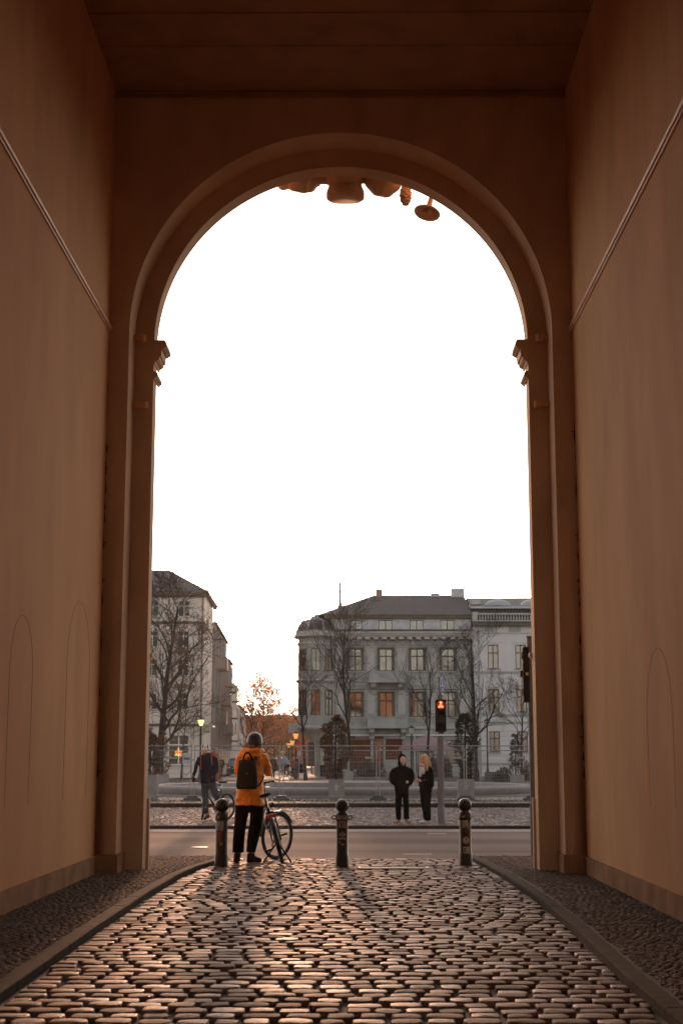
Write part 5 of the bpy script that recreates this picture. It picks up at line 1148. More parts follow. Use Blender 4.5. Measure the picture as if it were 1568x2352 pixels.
    sd_ = MB(base); zs = .97 if style == 'city' else .97; xs_ = .185; sd_.tube([ST_, (xs_+.02, 0, zs-.03)], .0135, 8); sd_.build('seat_post', M['chrome'], t)
    s_ = MB(base); s_.loft([((xs_-.11,0,zs+.008),(0,.055,0),(0,0,.012)),((xs_-.09,0,zs+.015),(0,.085,0),(0,0,.026)),((xs_-.02,0,zs+.012),(0,.078,0),(0,0,.028)),((xs_+.06,0,zs+.004),(0,.035,0),(0,0,.022)),((xs_+.15,0,zs+.002),(0,.02,0),(0,0,.015)),((xs_+.165,0,zs),(0,.008,0),(0,0,.006))], 16); s_.build('saddle', M['black'], t, smooth=True)
    c_ = MB(base); Mr = Matrix.Rotation(PI/2, 3, 'X'); c_.lathe((BB[0], -.055, BB[2]), [(.0,0),(.09,0),(.09,.006),(.0,.006)], 24, Mr); co_ = c_.build('chainring', M['steel'], t)
    for q, a in ((-1, 2.6), (1, 2.6+PI)):
        e = Vector((BB[0]+.17*math.cos(a), q*.075, BB[2]+.17*math.sin(a))); MB(base).tube([(BB[0], q*.06, BB[2]), e], .010, 8).build('crank', M['steel'], co_)
        m_ = MB(base); m_.box(e.x-.045, e.x+.045, *sorted((e.y+q*.01, e.y+q*.10)), e.z-.014, e.z+.014); m_.build('pedal', M['black'], t)
    MB(base).tube([(BB[0]-.02,-.052,BB[2]+.085),(0,-.052,R_+.035)], .005, 5).tube([(BB[0]-.02,-.052,BB[2]-.085),(0,-.052,R_-.035)], .005, 5).build('chain', M['rubber'], co_)
    if style == 'city':
        def guard(T, x, a0, a1):
            g = MB(T); Rg = R_+.022; R1 = []
            for i in range(19):
                a = a0+(a1-a0)*i/18; R1.append([(x+(Rg-d)*math.cos(a), y, R_+(Rg-d)*math.sin(a)) for y, d in ((-.030,.014),(-.02,.002),(0,0),(.02,.002),(.030,.014))])
            g.rings(R1, False, False); o = g.build('mudguard', M['iron'], t, smooth=True); so = o.modifiers.new('s','SOLIDIFY'); so.thickness = .003
        guard(base, 0, math.radians(10), math.radians(200)); guard(ST, wb, math.radians(25), math.radians(175))
        m_ = MB(base)
        for q in (-1, 1): m_.tube([(-.33,q*.055,.74),(.20,q*.055,.74)], .007, 6); m_.tube([(0,q*.068,R_),(-.06,q*.055,.74)], .006, 6); m_.tube([(0,q*.068,R_),(-.26,q*.055,.74)], .006, 6)
        for k_ in range(4): m_.tube([(-.32+.16*k_,-.055,.74),(-.32+.16*k_,.055,.74)], .006, 6)
        rk = m_.build('rack', M['black'], t); MB(base).cbox((-.345, 0, .68), .03, .16, .05, .01).build('rear_light', M['redlamp'], rk)
        m_ = MB(base @ Matrix.Rotation(-lean, 4, 'X'))
        for q in (-1, 1): m_ = MB(); a = base @ Vector((BB[0]-.06, q*.03, BB[2]-.03)); yv = Matrix.Rotation(yaw, 3, 'Z') @ Vector((-.10, q*.17, 0)); e = Vector((a.x+yv.x, a.y+yv.y, .01)); m_.tube([a, a.lerp(e, .6), e], [.011, .011, .014], 8); m_.build('kickstand_leg', M['black'], t)
        m_ = MB(base); m_.limb([(.25,.03,.80),(.31,.09,.72),(.30,.10,.55),(.24,.06,.47),(.18,.03,.56),(.20,.0,.74)], .010, 8); m_.build('cable_lock', M['steel'], t, smooth=True)
    return t

# ================================================================== PEOPLE
class Fig:
    def __init__(s, label, px, py, Y, z, name='person', cat='person', group=None):
        s.Y = Y; s.z = z; s.o = Vector((xx(px, Y), Y, z)); s.t = thing(name, label, cat, s.o, group)
    def q(s, px, py, dy=0.0):                  # point of the figure's own upright plane, pushed dy away
        p = P(px, py, s.Y); return Vector((p.x, s.Y+dy, p.z))
    def hr(s, py, xl, xr, d, dy=0.0, dl=None): # horizontal ring
        a, b = s.q(xl, py), s.q(xr, py); return ((a+b)/2+Vector((0, dy, 0)), (max(.004,(b.x-a.x)/2), 0, 0), (0, d, 0))
    def part(s, name, m, build, vox=.012, sm=3, fold=0.0, fs=9.0, seed=0, parent=None):
        mb = MB(); build(mb); o = mb.build(name, m, parent or s.t, smooth=True)
        return remesh(o, vox, sm, fold, fs, seed) if vox else o
def face(mb, c, fwd, w_, h, up=Vector((0,0,1))):
    """nose, brow, lips, chin and ears on a head whose centre is c"""
    r = fwd.cross(up).normalized(); d = w_*.62
    mb.ell(c+fwd*d*1.02-up*h*.02, w_*.10, w_*.10, h*.10, 10, 8); mb.ell(c+fwd*d*1.12-up*h*.06, w_*.11, w_*.11, h*.05, 10, 8)
    mb.ell(c+fwd*d*.93-up*h*.24, w_*.20, w_*.20, h*.05, 10, 8); mb.ell(c+fwd*d*.80-up*h*.40, w_*.24, w_*.24, h*.10, 10, 8)
    mb.ell(c+fwd*d*.90+up*h*.12, w_*.34, w_*.2, h*.04, 12, 8)
    for q in (-1, 1): mb.ell(c+r*q*w_*.50-up*h*.02, w_*.06, w_*.10, h*.10, 8, 6); mb.ell(c+r*q*w_*.26+fwd*d*.70-up*h*.14, w_*.2, w_*.18, h*.14, 8, 6)
def eyes(f, body, c, fwd, w_, h, up=Vector((0,0,1))):
    r = fwd.cross(up).normalized(); mb = MB()
    for q in (-1, 1): mb.ell(c+fwd*w_*.56+r*q*w_*.19+up*h*.025, w_*.085, w_*.06, h*.030, 10, 6)
    mb.build('eyes', M['ink'], body); mb = MB()
    for q in (-1, 1): mb.ell(c+fwd*w_*.57+r*q*w_*.19+up*h*.10, w_*.12, w_*.06, h*.018, 10, 6)
    mb.ell(c+fwd*w_*.585-up*h*.235, w_*.14, w_*.05, h*.016, 10, 6); mb.build('brows_and_mouth', M['brownhair'], body)
def hand(mb, wr, d, side, nrm, s_=1.0, curl=.7):
    """palm, thumb and four unequal bent fingers; d points along the hand, side towards the thumb"""
    d, side, nrm = Vector(d).normalized(), Vector(side).normalized(), Vector(nrm).normalized()
    mb.limb([wr, wr+d*.045*s_, wr+d*.085*s_], [.026*s_, .034*s_, .034*s_], 10)
    for k, (o_, ln) in enumerate(((.028,.070),(.010,.078),(-.010,.073),(-.027,.058))):
        b = wr+d*.085*s_+side*o_*s_; a1 = (d*math.cos(curl*.5)+nrm*math.sin(curl*.5)); a2 = (d*math.cos(curl*1.3)+nrm*math.sin(curl*1.3)); a3 = (d*math.cos(curl*1.9)+nrm*math.sin(curl*1.9))
        p1 = b+a1*ln*.45*s_; p2 = p1+a2*ln*.32*s_; p3 = p2+a3*ln*.25*s_; mb.tube([b-d*.02*s_, b, p1, p2, p3], [.0095*s_,.0095*s_,.009*s_,.0085*s_,.0065*s_], 8)
    b = wr+d*.025*s_+side*.028*s_; mb.tube([b-side*.01, b+(d*.5+side*.8)*.035*s_, b+(d*.9+side*.45+nrm*.4)*.065*s_], [.012*s_,.011*s_,.008*s_], 8)
def bodyof(f, rings_head, legs, arms, hips, hands=(), facefn=None, vox=.011):
    mb = MB()
    for (pts, rad) in legs+arms: mb.limb(pts, rad, 12)
    mb.loft(hips, 16); rings_head(mb)
    if facefn: facefn(mb)
    b = mb.build('body', M['skin'], f.t, smooth=True); remesh(b, vox, 2)
    for h in hands: hm = MB(); hand(hm, *h); ho = hm.build('hand', M['skin'], f.t); remesh(ho, .0045, 2); join_into(b, ho)
    return b
def shoe(mb, heel, toe, w_=.048, h=.085, sole=.02):
    heel, toe = Vector(heel), Vector(toe); d = (toe-heel); L = d.length; d.normalize(); s_ = Vector((-d.y, d.x, 0))
    prof = [(0,.03,h*1.0),(.03,.040,h*1.05),(.28,.042,h*1.0),(.45,.044,h*.75),(.70,w_,h*.52),(.90,w_*.85,h*.42),(1.0,w_*.35,h*.25)]
    R = []
    for t, w2, hh in prof: c = heel+d*L*t; R.append([c+s_*w2*math.cos(a)*(1 if math.sin(a) < 0 else .85)+Vector((0,0,(hh if math.sin(a) > 0 else 0)*abs(math.sin(a)) + (0 if math.sin(a)<0 else .012))) for a in [2*PI*i/14 for i in range(14)]])
    mb.rings(R)

# ---- person in orange, seen from behind, looking at a phone
f = Fig('person from behind in a bright orange raincoat and black trousers beside the parked bicycle', 585, 1981, 21.1, 0)
Qf = f.q
legL = ([Qf(557,1850), Qf(551,1905,.02), Qf(546,1972)], [.085,.06,.042]); legR = ([Qf(590,1850), Qf(585,1905,.02), Qf(577,1972)], [.085,.06,.042])
armR = ([Qf(601,1737), Qf(613,1776,.05), Qf(611,1756,.25)], [.058,.043,.028]); armL = ([Qf(556,1737), Qf(552,1774,.08), Qf(575,1758,.27)], [.058,.043,.028])
def hd(mb): mb.ell(Qf(584,1702), .076, .095, .115, 20, 14); mb.limb([Qf(583,1712,-.01), Qf(581,1728), Qf(579,1745)], [.055,.055,.09], 12)
hc = Qf(584, 1703); fw = Vector((.18, .95, -.35)).normalized()
wr = Qf(606,1750,.30); wl = Qf(588,1752,.31)
bo = bodyof(f, hd, [legL, legR], [armR, armL], [f.hr(1740,560,600,.07), f.hr(1790,556,598,.09), f.hr(1850,552,600,.10)],
    hands=[(armR[0][-1], Vector((-.4,.5,.5)), Vector((0,0,1)), Vector((-.7,-.3,.2))), (armL[0][-1], Vector((.5,.4,.4)), Vector((0,0,1)), Vector((.7,-.3,.2)))], facefn=lambda mb: face(mb, hc, fw, .15, .22))
eyes(f, bo, hc, fw, .15, .22)
def tr(mb):
    mb.loft([f.hr(1838,542,606,.135), f.hr(1856,541,606.5,.14), f.hr(1866,540.5,606,.13)], 22)
    mb.loft([f.hr(1850,541,573,.12), f.hr(1870,540,570.5,.115), f.hr(1885,539,567.5,.115), f.hr(1910,536.5,563.5,.11), f.hr(1935,534.5,561,.11), f.hr(1958,533.5,560,.115)], 20, e=2.4)
    mb.loft([f.hr(1850,574,606.5,.12), f.hr(1870,574.5,606,.115), f.hr(1885,573.5,604,.115), f.hr(1910,570,599,.11), f.hr(1935,567.5,592.5,.105), f.hr(1957,566,587,.11)], 20, e=2.4)
f.part('trousers', M['dark'], tr, .009, 2, .006, 7, 1)
def ct_(mb):
    mb.loft([f.hr(1719,567,597,.06), f.hr(1726,560,603,.085), f.hr(1731,552.5,609,.10,.0), f.hr(1742,549,611,.125), f.hr(1762,550,607,.14), f.hr(1785,548.5,605,.15), f.hr(1808,544.5,605.5,.165), f.hr(1828,541.5,606.5,.175), f.hr(1849,539,607.5,.185)], 32, e=2.3)
    mb.limb([Qf(602,1736), Qf(612.5,1755,.02), Qf(616,1775,.06), Qf(613,1764,.16), Qf(609,1754,.23)], [.082,.070,.060,.052,.046], 14)
    mb.limb([Qf(556,1736), Qf(549.5,1755,.03), Qf(549.5,1774,.09), Qf(562,1765,.2), Qf(573,1758,.25)], [.082,.068,.060,.052,.046], 14)
coat = f.part('raincoat', M['orange'], ct_, .010, 3, .028, 7.5, 4)
def hood(mb):
    mb.loft([(Qf(580,1724,-.045),(.155,0,0),(0,.10,.02)), (Qf(578,1730,-.085),(.175,0,0),(0,.10,.03)), (Qf(578,1737,-.105),(.165,0,0),(0,.075,.02)), (Qf(579,1744,-.10),(.12,0,0),(0,.045,.01))], 24)
    mb.torus(Qf(581,1724,-.03), .13, .035, 24, 8)
f.part('hood', M['orange'], hood, .010, 3, .018, 12, 7, parent=coat)
f.part('hair', M['hair'], lambda mb: (mb.ell(Qf(583,1712,-.02), .105, .10, .07, 18, 12), mb.limb([Qf(568,1708,-.02), Qf(563,1720,-.02), Qf(562,1729,-.02)], [.04,.038,.02], 10), mb.limb([Qf(597,1710,.02), Qf(599,1721,.01), Qf(599,1727,.0)], [.03,.028,.015], 10)), .009, 2, .015, 22, 3)
f.part('scarf', M['brownhair'], lambda mb: (mb.torus(Qf(582,1719,-.01), .092, .042, 22, 10), mb.torus(Qf(582,1715,-.01), .082, .036, 22, 10, Matrix.Rotation(.12,3,'Y'))), .009, 2, .014, 24, 5)
hm = f.part('helmet', M['iron'], lambda mb: mb.lathe(Qf(584.5,1712), [(.098,.0),(.112,.010),(.116,.04),(.113,.09),(.098,.135),(.07,.167),(.035,.184),(0,.188)], 30, Matrix.Rotation(.05,3,'Y') @ Matrix.Diagonal((1,1.18,1))), None)
mb = MB()
for a, zq_ in ((-2.3,.12),(-1.9,.125),(-1.25,.12),(-.9,.11),(-2.0,.06),(-1.1,.06)): rr_ = .113 if zq_ < .1 else .098; mb.ell(Qf(584.5,1712)+Vector((rr_*math.cos(a), rr_*1.18*math.sin(a), zq_)), .014, .014, .007, 10, 6)
mb.build('vent', M['black'], hm)
MB().ell(Qf(593,1711)+Vector((0,-.11,0)), .006, .006, .006, 8, 6).build('buckle', M['chrome'], hm)
f.part('shoe', M['black'], lambda mb: (shoe(mb, Qf(544,1982)+Vector((0,-.10,.008)), Qf(543,1982)+Vector((0,.19,.008)), .052, .11), mb.limb([Qf(544.5,1978,-.04), Qf(545,1960,-.02)], [.052,.050], 12)), .009, 2)
f.part('shoe', M['black'], lambda mb: (shoe(mb, Qf(569,1982)+Vector((0,-.06,.008)), Qf(600,1982)+Vector((.0,.08,.008)), .055, .12), mb.limb([Qf(576,1978,-.02), Qf(577.5,1960,-.0)], [.058,.050], 12)), .009, 2)
bp = thing('backpack', 'small black speckled backpack on the back of the person in orange', 'backpack', Qf(571, 1812, -.2))
mb = MB(); mb.loft([(Qf(571.5,1745,-.20),(.115,0,0),(0,.055,0)), (Qf(571.5,1749,-.215),(.128,0,0),(0,.072,0)), (Qf(571,1770,-.23),(.140,0,0),(0,.088,0)), (Qf(570.5,1792,-.235),(.150,0,0),(0,.09,0)), (Qf(570,1806,-.235),(.154,0,0),(0,.088,0)), (Qf(570,1811.5,-.225),(.140,0,0),(0,.06,0))], 36, e=4.0)
M['speck'] = mat('black_speckled_cloth', (.10,.075,.06), .8, c2=(.010,.0085,.009), scale=260, contrast=(.64,.74), detail=1, bump=.2, bscale=80)
mb.build('bag', M['speck'], bp, smooth=True)
mb = MB(); mb.limb([Qf(562,1748,-.26), Qf(563.5,1738,-.27), Qf(568,1730.5,-.265), Qf(575,1730,-.265), Qf(580,1737,-.27), Qf(583,1748,-.26)], .013, 10); mb.build('carry_handle', M['dark'], bp, smooth=True)
mb = MB(); mb.limb([Qf(585,1745,-.22), Qf(594,1735,-.13), Qf(601,1729,-.0)], .012, 8); mb.build('strap', M['dark'], bp, smooth=True)
mb = MB(); mb.limb([Qf(594,1806,-.22), Qf(602,1795,-.14), Qf(606,1783,-.03)], .011, 8); mb.build('strap', M['dark'], bp, smooth=True)
mb = MB(); mb.ell(Qf(571,1776,-.322), .012, .004, .012, 10, 6); mb.build('badge', M['tanboot'], bp)
mb = MB(); mb.tube([Qf(558,1752,-.29), Qf(571,1750.5,-.30), Qf(585,1752,-.29)], .004, 6); mb.build('zip', M['ink'], bp)
c = (armR[0][-1]+armL[0][-1])/2+Vector((0,.10,.04)); ph = thing('phone', 'dark phone held up in both hands by the person in orange', 'phone', c)
MB(Matrix.Translation(c) @ Matrix.Rotation(-.6,4,'X')).cbox((0,0,-.07), .075, .010, .15, .003).build('case', M['black'], ph)
MB(Matrix.Translation(c) @ Matrix.Rotation(-.6,4,'X')).box(-.034,.034,-.0065,-.0052,-.064,.074).build('screen', M['glass'], ph)

# bicycle on its stand
bicycle('parked_bicycle', 'black city bicycle on its two legged stand, seen from behind, with red rear light', (xx(651, 20.75), 20.75, 0.0), math.radians(95), math.radians(-15), math.radians(-46), 'city')

# ---- cyclist facing the camera on the far pavement
f = Fig('cyclist in a dark blue fleece and white helmet standing over a black bicycle', 478, 1881, 38.6, ZT)
Qf = f.q; fwd = Vector((-.12, -1, -.05)).normalized(); hc = Qf(470.5, 1724, -.02)
legA = ([Qf(474,1795), Qf(473,1838,-.02), Qf(475,1872)], [.085,.060,.040]); legB = ([Qf(487,1795), Qf(496.5,1823,-.09), Qf(503,1852,.04)], [.065,.050,.038])
armA = ([Qf(460,1742), Qf(450,1768,-.05), Qf(446,1787,-.22)], [.052,.042,.030]); armB = ([Qf(494,1742), Qf(497,1768,-.03), Qf(488,1787,-.22)], [.052,.042,.030])
def hd(mb): mb.ell(hc, .080, .095, .118, 18, 12); mb.limb([Qf(472,1730), Qf(474,1738), Qf(475,1745)], [.055,.055,.07], 10)
bo = bodyof(f, hd, [legA, legB], [armA, armB], [f.hr(1740,458,494,.07), f.hr(1770,461,492,.10), f.hr(1790,466,490,.09)], facefn=lambda mb: face(mb, hc, fwd, .15, .22))
eyes(f, bo, hc, fwd, .15, .22)
f.part('beard', M['brownhair'], lambda mb: (mb.ell(hc+fwd*.055-Vector((0,0,.075)), .058, .05, .048, 14, 10)), .010, 2, .004, 40)
f.part('fleece', M['navy'], lambda mb: (mb.loft([f.hr(1731,465,483,.05), f.hr(1736,459,491,.085), f.hr(1744,455.5,496,.11), f.hr(1758,458,495,.12), f.hr(1776,461,494,.13), f.hr(1793,461,495,.135), f.hr(1800,462,495,.13)], 26, e=2.3),
    mb.limb([Qf(460,1741), Qf(452,1757,-.03), Qf(449,1771,-.08), Qf(446.5,1784,-.20)], [.068,.056,.052,.040], 12), mb.limb([Qf(493,1741), Qf(497.5,1757,-.02), Qf(497,1771,-.06), Qf(489,1784,-.20)], [.068,.056,.052,.040], 12)), .012, 3, .016, 9, 2)
f.part('jeans', M['denim'], lambda mb: (mb.loft([f.hr(1790,462,494,.12), f.hr(1806,463,496,.13)], 20), mb.limb([Qf(471.5,1800), Qf(471.5,1830,-.02), Qf(474.5,1868)], [.108,.085,.058], 14), mb.limb([Qf(487,1800), Qf(496.5,1824,-.10), Qf(501,1836,-.04), Qf(503.5,1852,.04)], [.105,.088,.075,.058], 14)), .011, 3, .012, 10, 3)
f.part('shoe', M['black'], lambda mb: (shoe(mb, Qf(477,1875)+Vector((.02,.10,-.04)), Qf(471,1882)+Vector((0,-.16,.0)), .050, .10)), .010, 2)
f.part('shoe', M['black'], lambda mb: (shoe(mb, Qf(504,1862,.10), Qf(502,1864,-.16), .050, .09)), .010, 2)
for a_, dd in ((armA, -1), (armB, 1)):
    g_ = MB(); g_.ell(a_[0][-1], .05, .05, .05, 10, 8); hand(g_, a_[0][-1], Vector((dd*-.2,-.8,-.35)), Vector((-dd,-.2,.1)), Vector((0,-.2,-1)), 1.15, .9); o = g_.build('glove', M['black'], f.t); remesh(o, .007, 2)
hm = f.part('helmet', M['white'], lambda mb: mb.lathe(Qf(472.5,1722.5), [(.100,.0),(.112,.015),(.112,.05),(.100,.10),(.075,.135),(.03,.155),(0,.158)], 26, Matrix.Diagonal((1,1.2,1))), None)
mb = MB()
for q in (-.052, -.0, .052): mb.tube([Qf(472.5,1722.5)+Vector((q*1.2,-.128+abs(q)*.5,.035)), Qf(472.5,1722.5)+Vector((q*1.15,-.108,.09)), Qf(472.5,1722.5)+Vector((q,-.05,.142))], [.013,.019,.012], 8)
mb.build('vent', M['black'], hm)
bp = thing('backpack', 'rust orange hiking backpack carried by the cyclist in the white helmet', 'backpack', Qf(490, 1795, .2), None)
mb = MB(); mb.loft([(Qf(483,1728,.24),(.12,0,0),(0,.07,0)), (Qf(485,1740,.24),(.17,0,0),(0,.11,0)), (Qf(485,1770,.25),(.175,0,0),(0,.13,0)), (Qf(484,1796,.24),(.16,0,0),(0,.11,0))], 22, e=3); mb.build('bag', M['red_pack'], bp, smooth=True)
for pts in ([(463,1737),(462,1750),(463,1768)], [(488,1733),(487,1745),(489,1758)]): mb = MB(); mb.limb([Qf(a, b, -.130+.02*k) for k, (a, b) in enumerate(pts)], .014, 8); mb.build('strap', M['red_pack'], bp, smooth=True)
bicycle('cyclist_bicycle', 'black sports bicycle held between the legs of the cyclist in the white helmet', (xx(524, 39.25), 39.25, ZT), math.radians(180+58), math.radians(2), math.radians(38), 'sport')

# ---- hooded man
f = Fig('person in a black hooded jacket and dark jeans with tan boots, hands in pockets', 923, 1890, 37.1, ZT)
Qf = f.q; fwd = Vector((.22, -1, -.05)).normalized(); hc = Qf(924.5, 1746.5, -.04)
A_, B_ = ([Qf(915,1815), Qf(914.5,1850,-.01), Qf(915,1882)], [.062,.050,.040]), ([Qf(930,1815), Qf(932,1850,-.01), Qf(933,1882)], [.062,.050,.040])
C1, D1 = ([Qf(906,1768), Qf(899,1787), Qf(911,1799,-.05)], [.055,.045,.030]), ([Qf(938,1768), Qf(945,1787), Qf(933,1799,-.05)], [.055,.045,.034])
def hd(mb): mb.ell(hc, .078, .092, .115, 18, 12); mb.limb([Qf(924,1755), Qf(923,1764)], [.055,.08], 10)
bo = bodyof(f, hd, [A_, B_], [C1, D1], [f.hr(1768,906,938,.08), f.hr(1795,909,935,.09), f.hr(1812,911,934,.09)], facefn=lambda mb: face(mb, hc, fwd, .145, .215), hands=[(C1[0][-1], (.7,.2,-.3), (0,0,1), (0,1,0), .9), (D1[0][-1], (-.7,.2,-.3), (0,0,1), (0,1,0), .9)])
eyes(f, bo, hc, fwd, .145, .215)
jk = f.part('jacket', M['dark'], lambda mb: (mb.loft([f.hr(1760,914,933,.07), f.hr(1764.5,903,943,.095), f.hr(1772,900.5,945,.12), f.hr(1786,902,943.5,.14), f.hr(1800,904.5,940,.15), f.hr(1812,905.5,938.5,.145), f.hr(1818,906.5,938,.13)], 26, e=2.4),
    mb.limb([Qf(905.5,1768), Qf(899.5,1778), Qf(898.5,1789,-.02), Qf(903,1797,-.06), Qf(910,1801,-.09)], [.076,.066,.062,.058,.046], 14), mb.limb([Qf(940.5,1768), Qf(945,1778), Qf(945.5,1789,-.02), Qf(941.5,1797,-.06), Qf(935,1801,-.09)], [.076,.066,.062,.058,.046], 14)), .012, 3, .014, 8, 4)
def hood(mb):
    R = []
    for k in range(9):                                    # shell open towards the face
        t = k/8; zc = 1765-33.5*t; w_ = (9.6*math.sin(min(1, t*1.15+.42)*PI*.62))*(1 if t < .9 else .55)
        R.append(f.hr(zc, 922.5-w_, 922.5+w_, .135*(1 if t < .75 else .8-.5*(t-.75)), .035))
    mb.loft(R, 20)
ho = f.part('hood', M['dark'], hood, .010, 2, .006, 14, 2, parent=jk)
# cut the face opening
bm = bmesh.new(); bm.from_mesh(ho.data); kill = []
for v in bm.verts:
    d = v.co-hc; u = d.dot(fwd); s_ = math.hypot(d.dot(fwd.cross(Vector((0,0,1))))/.068, (d.z+.030)/.102)
    if u > .02 and s_ < 1: kill.append(v)
bmesh.ops.delete(bm, geom=kill, context='VERTS'); bm.to_mesh(ho.data); bm.free(); so = ho.modifiers.new('s','SOLIDIFY'); so.thickness = .012
MB().box(*[x for x in (Qf(934,1796).x-.028, Qf(934,1796).x+.028)], f.Y-.215, f.Y-.205, Qf(934,1798.5).z, Qf(934,1793).z).build('patch', M['white'], jk)
q_ = Qf(934,1795.7); MB().box(q_.x-.014, q_.x+.014, f.Y-.219, f.Y-.2155, q_.z-.012, q_.z+.016).build('patch_emblem', M['tanboot'], jk)
f.part('jeans', M['dark'], lambda mb: (mb.loft([f.hr(1808,907,938,.12), f.hr(1824,907,938,.125)], 20), mb.loft([f.hr(1818,907,923,.11), f.hr(1845,907.5,922,.10), f.hr(1860,907.8,921.3,.095), f.hr(1882.5,909,921,.09)], 16), mb.loft([f.hr(1818,922.5,937.5,.11), f.hr(1845,925.5,938.8,.10), f.hr(1860,926,939.5,.095), f.hr(1881,926.5,940,.09)], 16)), .011, 3, .010, 11, 5)
for a, b in ((914, 908.5), (933.5, 939)): f.part('boot', M['tanboot'], lambda mb: (shoe(mb, Qf(a,1889)+Vector((0,.06,.0)), Qf(b,1890)+Vector((0,-.20,.0)), .052, .11), mb.limb([Qf(a,1887,.03), Qf(a,1877,.02)], [.055,.055], 12)), .010, 2)

# ---- blonde woman
f = Fig('person with long blonde hair, pale scarf, black jacket and white sneakers beside the signal pole', 976, 1889, 37.0, ZT)
Qf = f.q; fwd = Vector((-.80, -.50, -.32)).normalized(); hc = Qf(971, 1746.5)
A_, B_ = ([Qf(972,1812), Qf(975,1850), Qf(977,1882)], [.08,.056,.040]), ([Qf(983,1812,.06), Qf(984,1850,.05), Qf(984,1882,.05)], [.08,.056,.040])
C1, D1 = ([Qf(985,1768,-.05), Qf(986,1790,-.12), Qf(966,1794,-.20)], [.050,.042,.028]), ([Qf(967,1770,.08), Qf(966,1790,.02), Qf(960,1793,-.12)], [.050,.042,.028])
def hd(mb): mb.ell(hc, .085, .080, .112, 18, 12); mb.limb([Qf(973,1755), Qf(976,1766)], [.05,.07], 10)
bo = bodyof(f, hd, [A_, B_], [C1, D1], [f.hr(1768,968,990,.13), f.hr(1795,968,989,.12), f.hr(1818,967,990,.12)], facefn=lambda mb: face(mb, hc, fwd, .14, .21), hands=[(C1[0][-1], (-.85,-.1,.15), (0,-.3,1), (.1,1,0), 1.0, .9), (D1[0][-1], (-.6,-.5,-.1), (0,.2,1), (0,-1,-.2), 1.0, .8)])
eyes(f, bo, hc, fwd, .14, .21)
f.part('jacket', M['dark'], lambda mb: (mb.loft([f.hr(1759,967,983,.07), f.hr(1764,963,990,.13), f.hr(1774,962,994.5,.16), f.hr(1788,962,996.5,.165), f.hr(1800,961.5,996,.16), f.hr(1808,962.5,994.5,.15)], 26, e=2.4),
    mb.limb([Qf(986,1767,-.10), Qf(988,1780,-.14), Qf(985,1792,-.17), Qf(975,1796,-.20), Qf(967,1795,-.21)], [.074,.068,.062,.050,.042], 14), mb.limb([Qf(966,1768,.08), Qf(963.5,1782,.03), Qf(963,1791,-.04), Qf(961,1794,-.10)], [.070,.060,.052,.040], 14)), .012, 3, .014, 8, 9)
f.part('trousers', M['dark'], lambda mb: (mb.loft([f.hr(1803,962.5,992.5,.13), f.hr(1820,963,992,.135)], 20), mb.loft([f.hr(1815,963,980,.11), f.hr(1845,966,981,.09), f.hr(1868,970,982,.085), f.hr(1884,972,983,.085)], 16), mb.loft([f.hr(1815,974,991.5,.11,.05), f.hr(1845,976,989.5,.09,.05), f.hr(1868,977,989,.085,.05), f.hr(1884.5,978,989,.085,.05)], 16)), .011, 3, .010, 11, 6)
f.part('hair', M['hair'], lambda mb: (mb.ell(Qf(976,1743.5,.03), .092, .100, .125, 20, 14), mb.ell(Qf(972.5,1740.8,-.005), .092, .092, .085, 18, 12), mb.limb([Qf(976,1740,-.06), Qf(979,1757,-.10), Qf(979,1771,-.145)], [.055,.06,.018], 12), mb.limb([Qf(980,1742,.02), Qf(985,1756,.03), Qf(990,1763,.03)], [.06,.065,.02], 12), mb.limb([Qf(965.5,1741,-.02), Qf(964,1753,-.01), Qf(964.5,1762,-.02)], [.03,.024,.012], 10)), .009, 2, .012, 26, 3)
# open the hair over the face
bm = None
f.part('scarf', M['scarf'], lambda mb: (mb.torus(Qf(971.5,1757.5), .075, .040, 20, 10, Matrix.Rotation(.25,3,'Y')), mb.limb([Qf(967,1762,-.14), Qf(964.5,1772,-.17), Qf(963.5,1784,-.20)], [.045,.042,.035], 10), mb.limb([Qf(971,1762,-.15), Qf(971,1772,-.18), Qf(970,1778,-.19)], [.045,.045,.035], 10)), .009, 2, .012, 18, 6)
for a, b, dy in ((978, 961.5, -.02), (985.5, 968, .06)): f.part('sneaker', M['sneaker'], lambda mb: (shoe(mb, Qf(a,1890,dy)+Vector((0,0,0)), Qf(b,1890,dy-.05), .046, .085)), .010, 2)

# ---- far figures
f = Fig('far cyclist in a pale blue jacket and green helmet riding past the square', 655, 1789, 107, 0)
Qf = f.q; hc = Qf(648, 1730); fwd = Vector((-1, -.1, -.15)).normalized()
def hd(mb): mb.ell(hc, .10, .09, .12, 14, 10); mb.limb([Qf(649,1734), Qf(652,1739)], [.06,.08], 8)
bo = bodyof(f, hd, [([Qf(662,1757), Qf(652,1766,-.08), Qf(655,1781,-.08)], [.10,.07,.05]), ([Qf(662,1757,.1), Qf(650,1764,.1), Qf(648,1777,.1)], [.10,.07,.05])], [([Qf(654,1741,-.12), Qf(648,1750,-.14), Qf(643,1755,-.14)], [.06,.05,.04]), ([Qf(654,1741,.12), Qf(648,1750,.14), Qf(643,1755,.14)], [.06,.05,.04])], [(Qf(652,1740),(.14,0,0),(0,.17,0)), (Qf(663,1757),(.16,0,0),(0,.15,0))], vox=.02, facefn=lambda mb: face(mb, hc, fwd, .15, .22))
M['paleblue'] = mat('pale_blue_jacket', (.20, .26, .33), .7, .1, 6); M['greenhelm'] = mat('green_helmet', (.16, .62, .20), .4, .05)
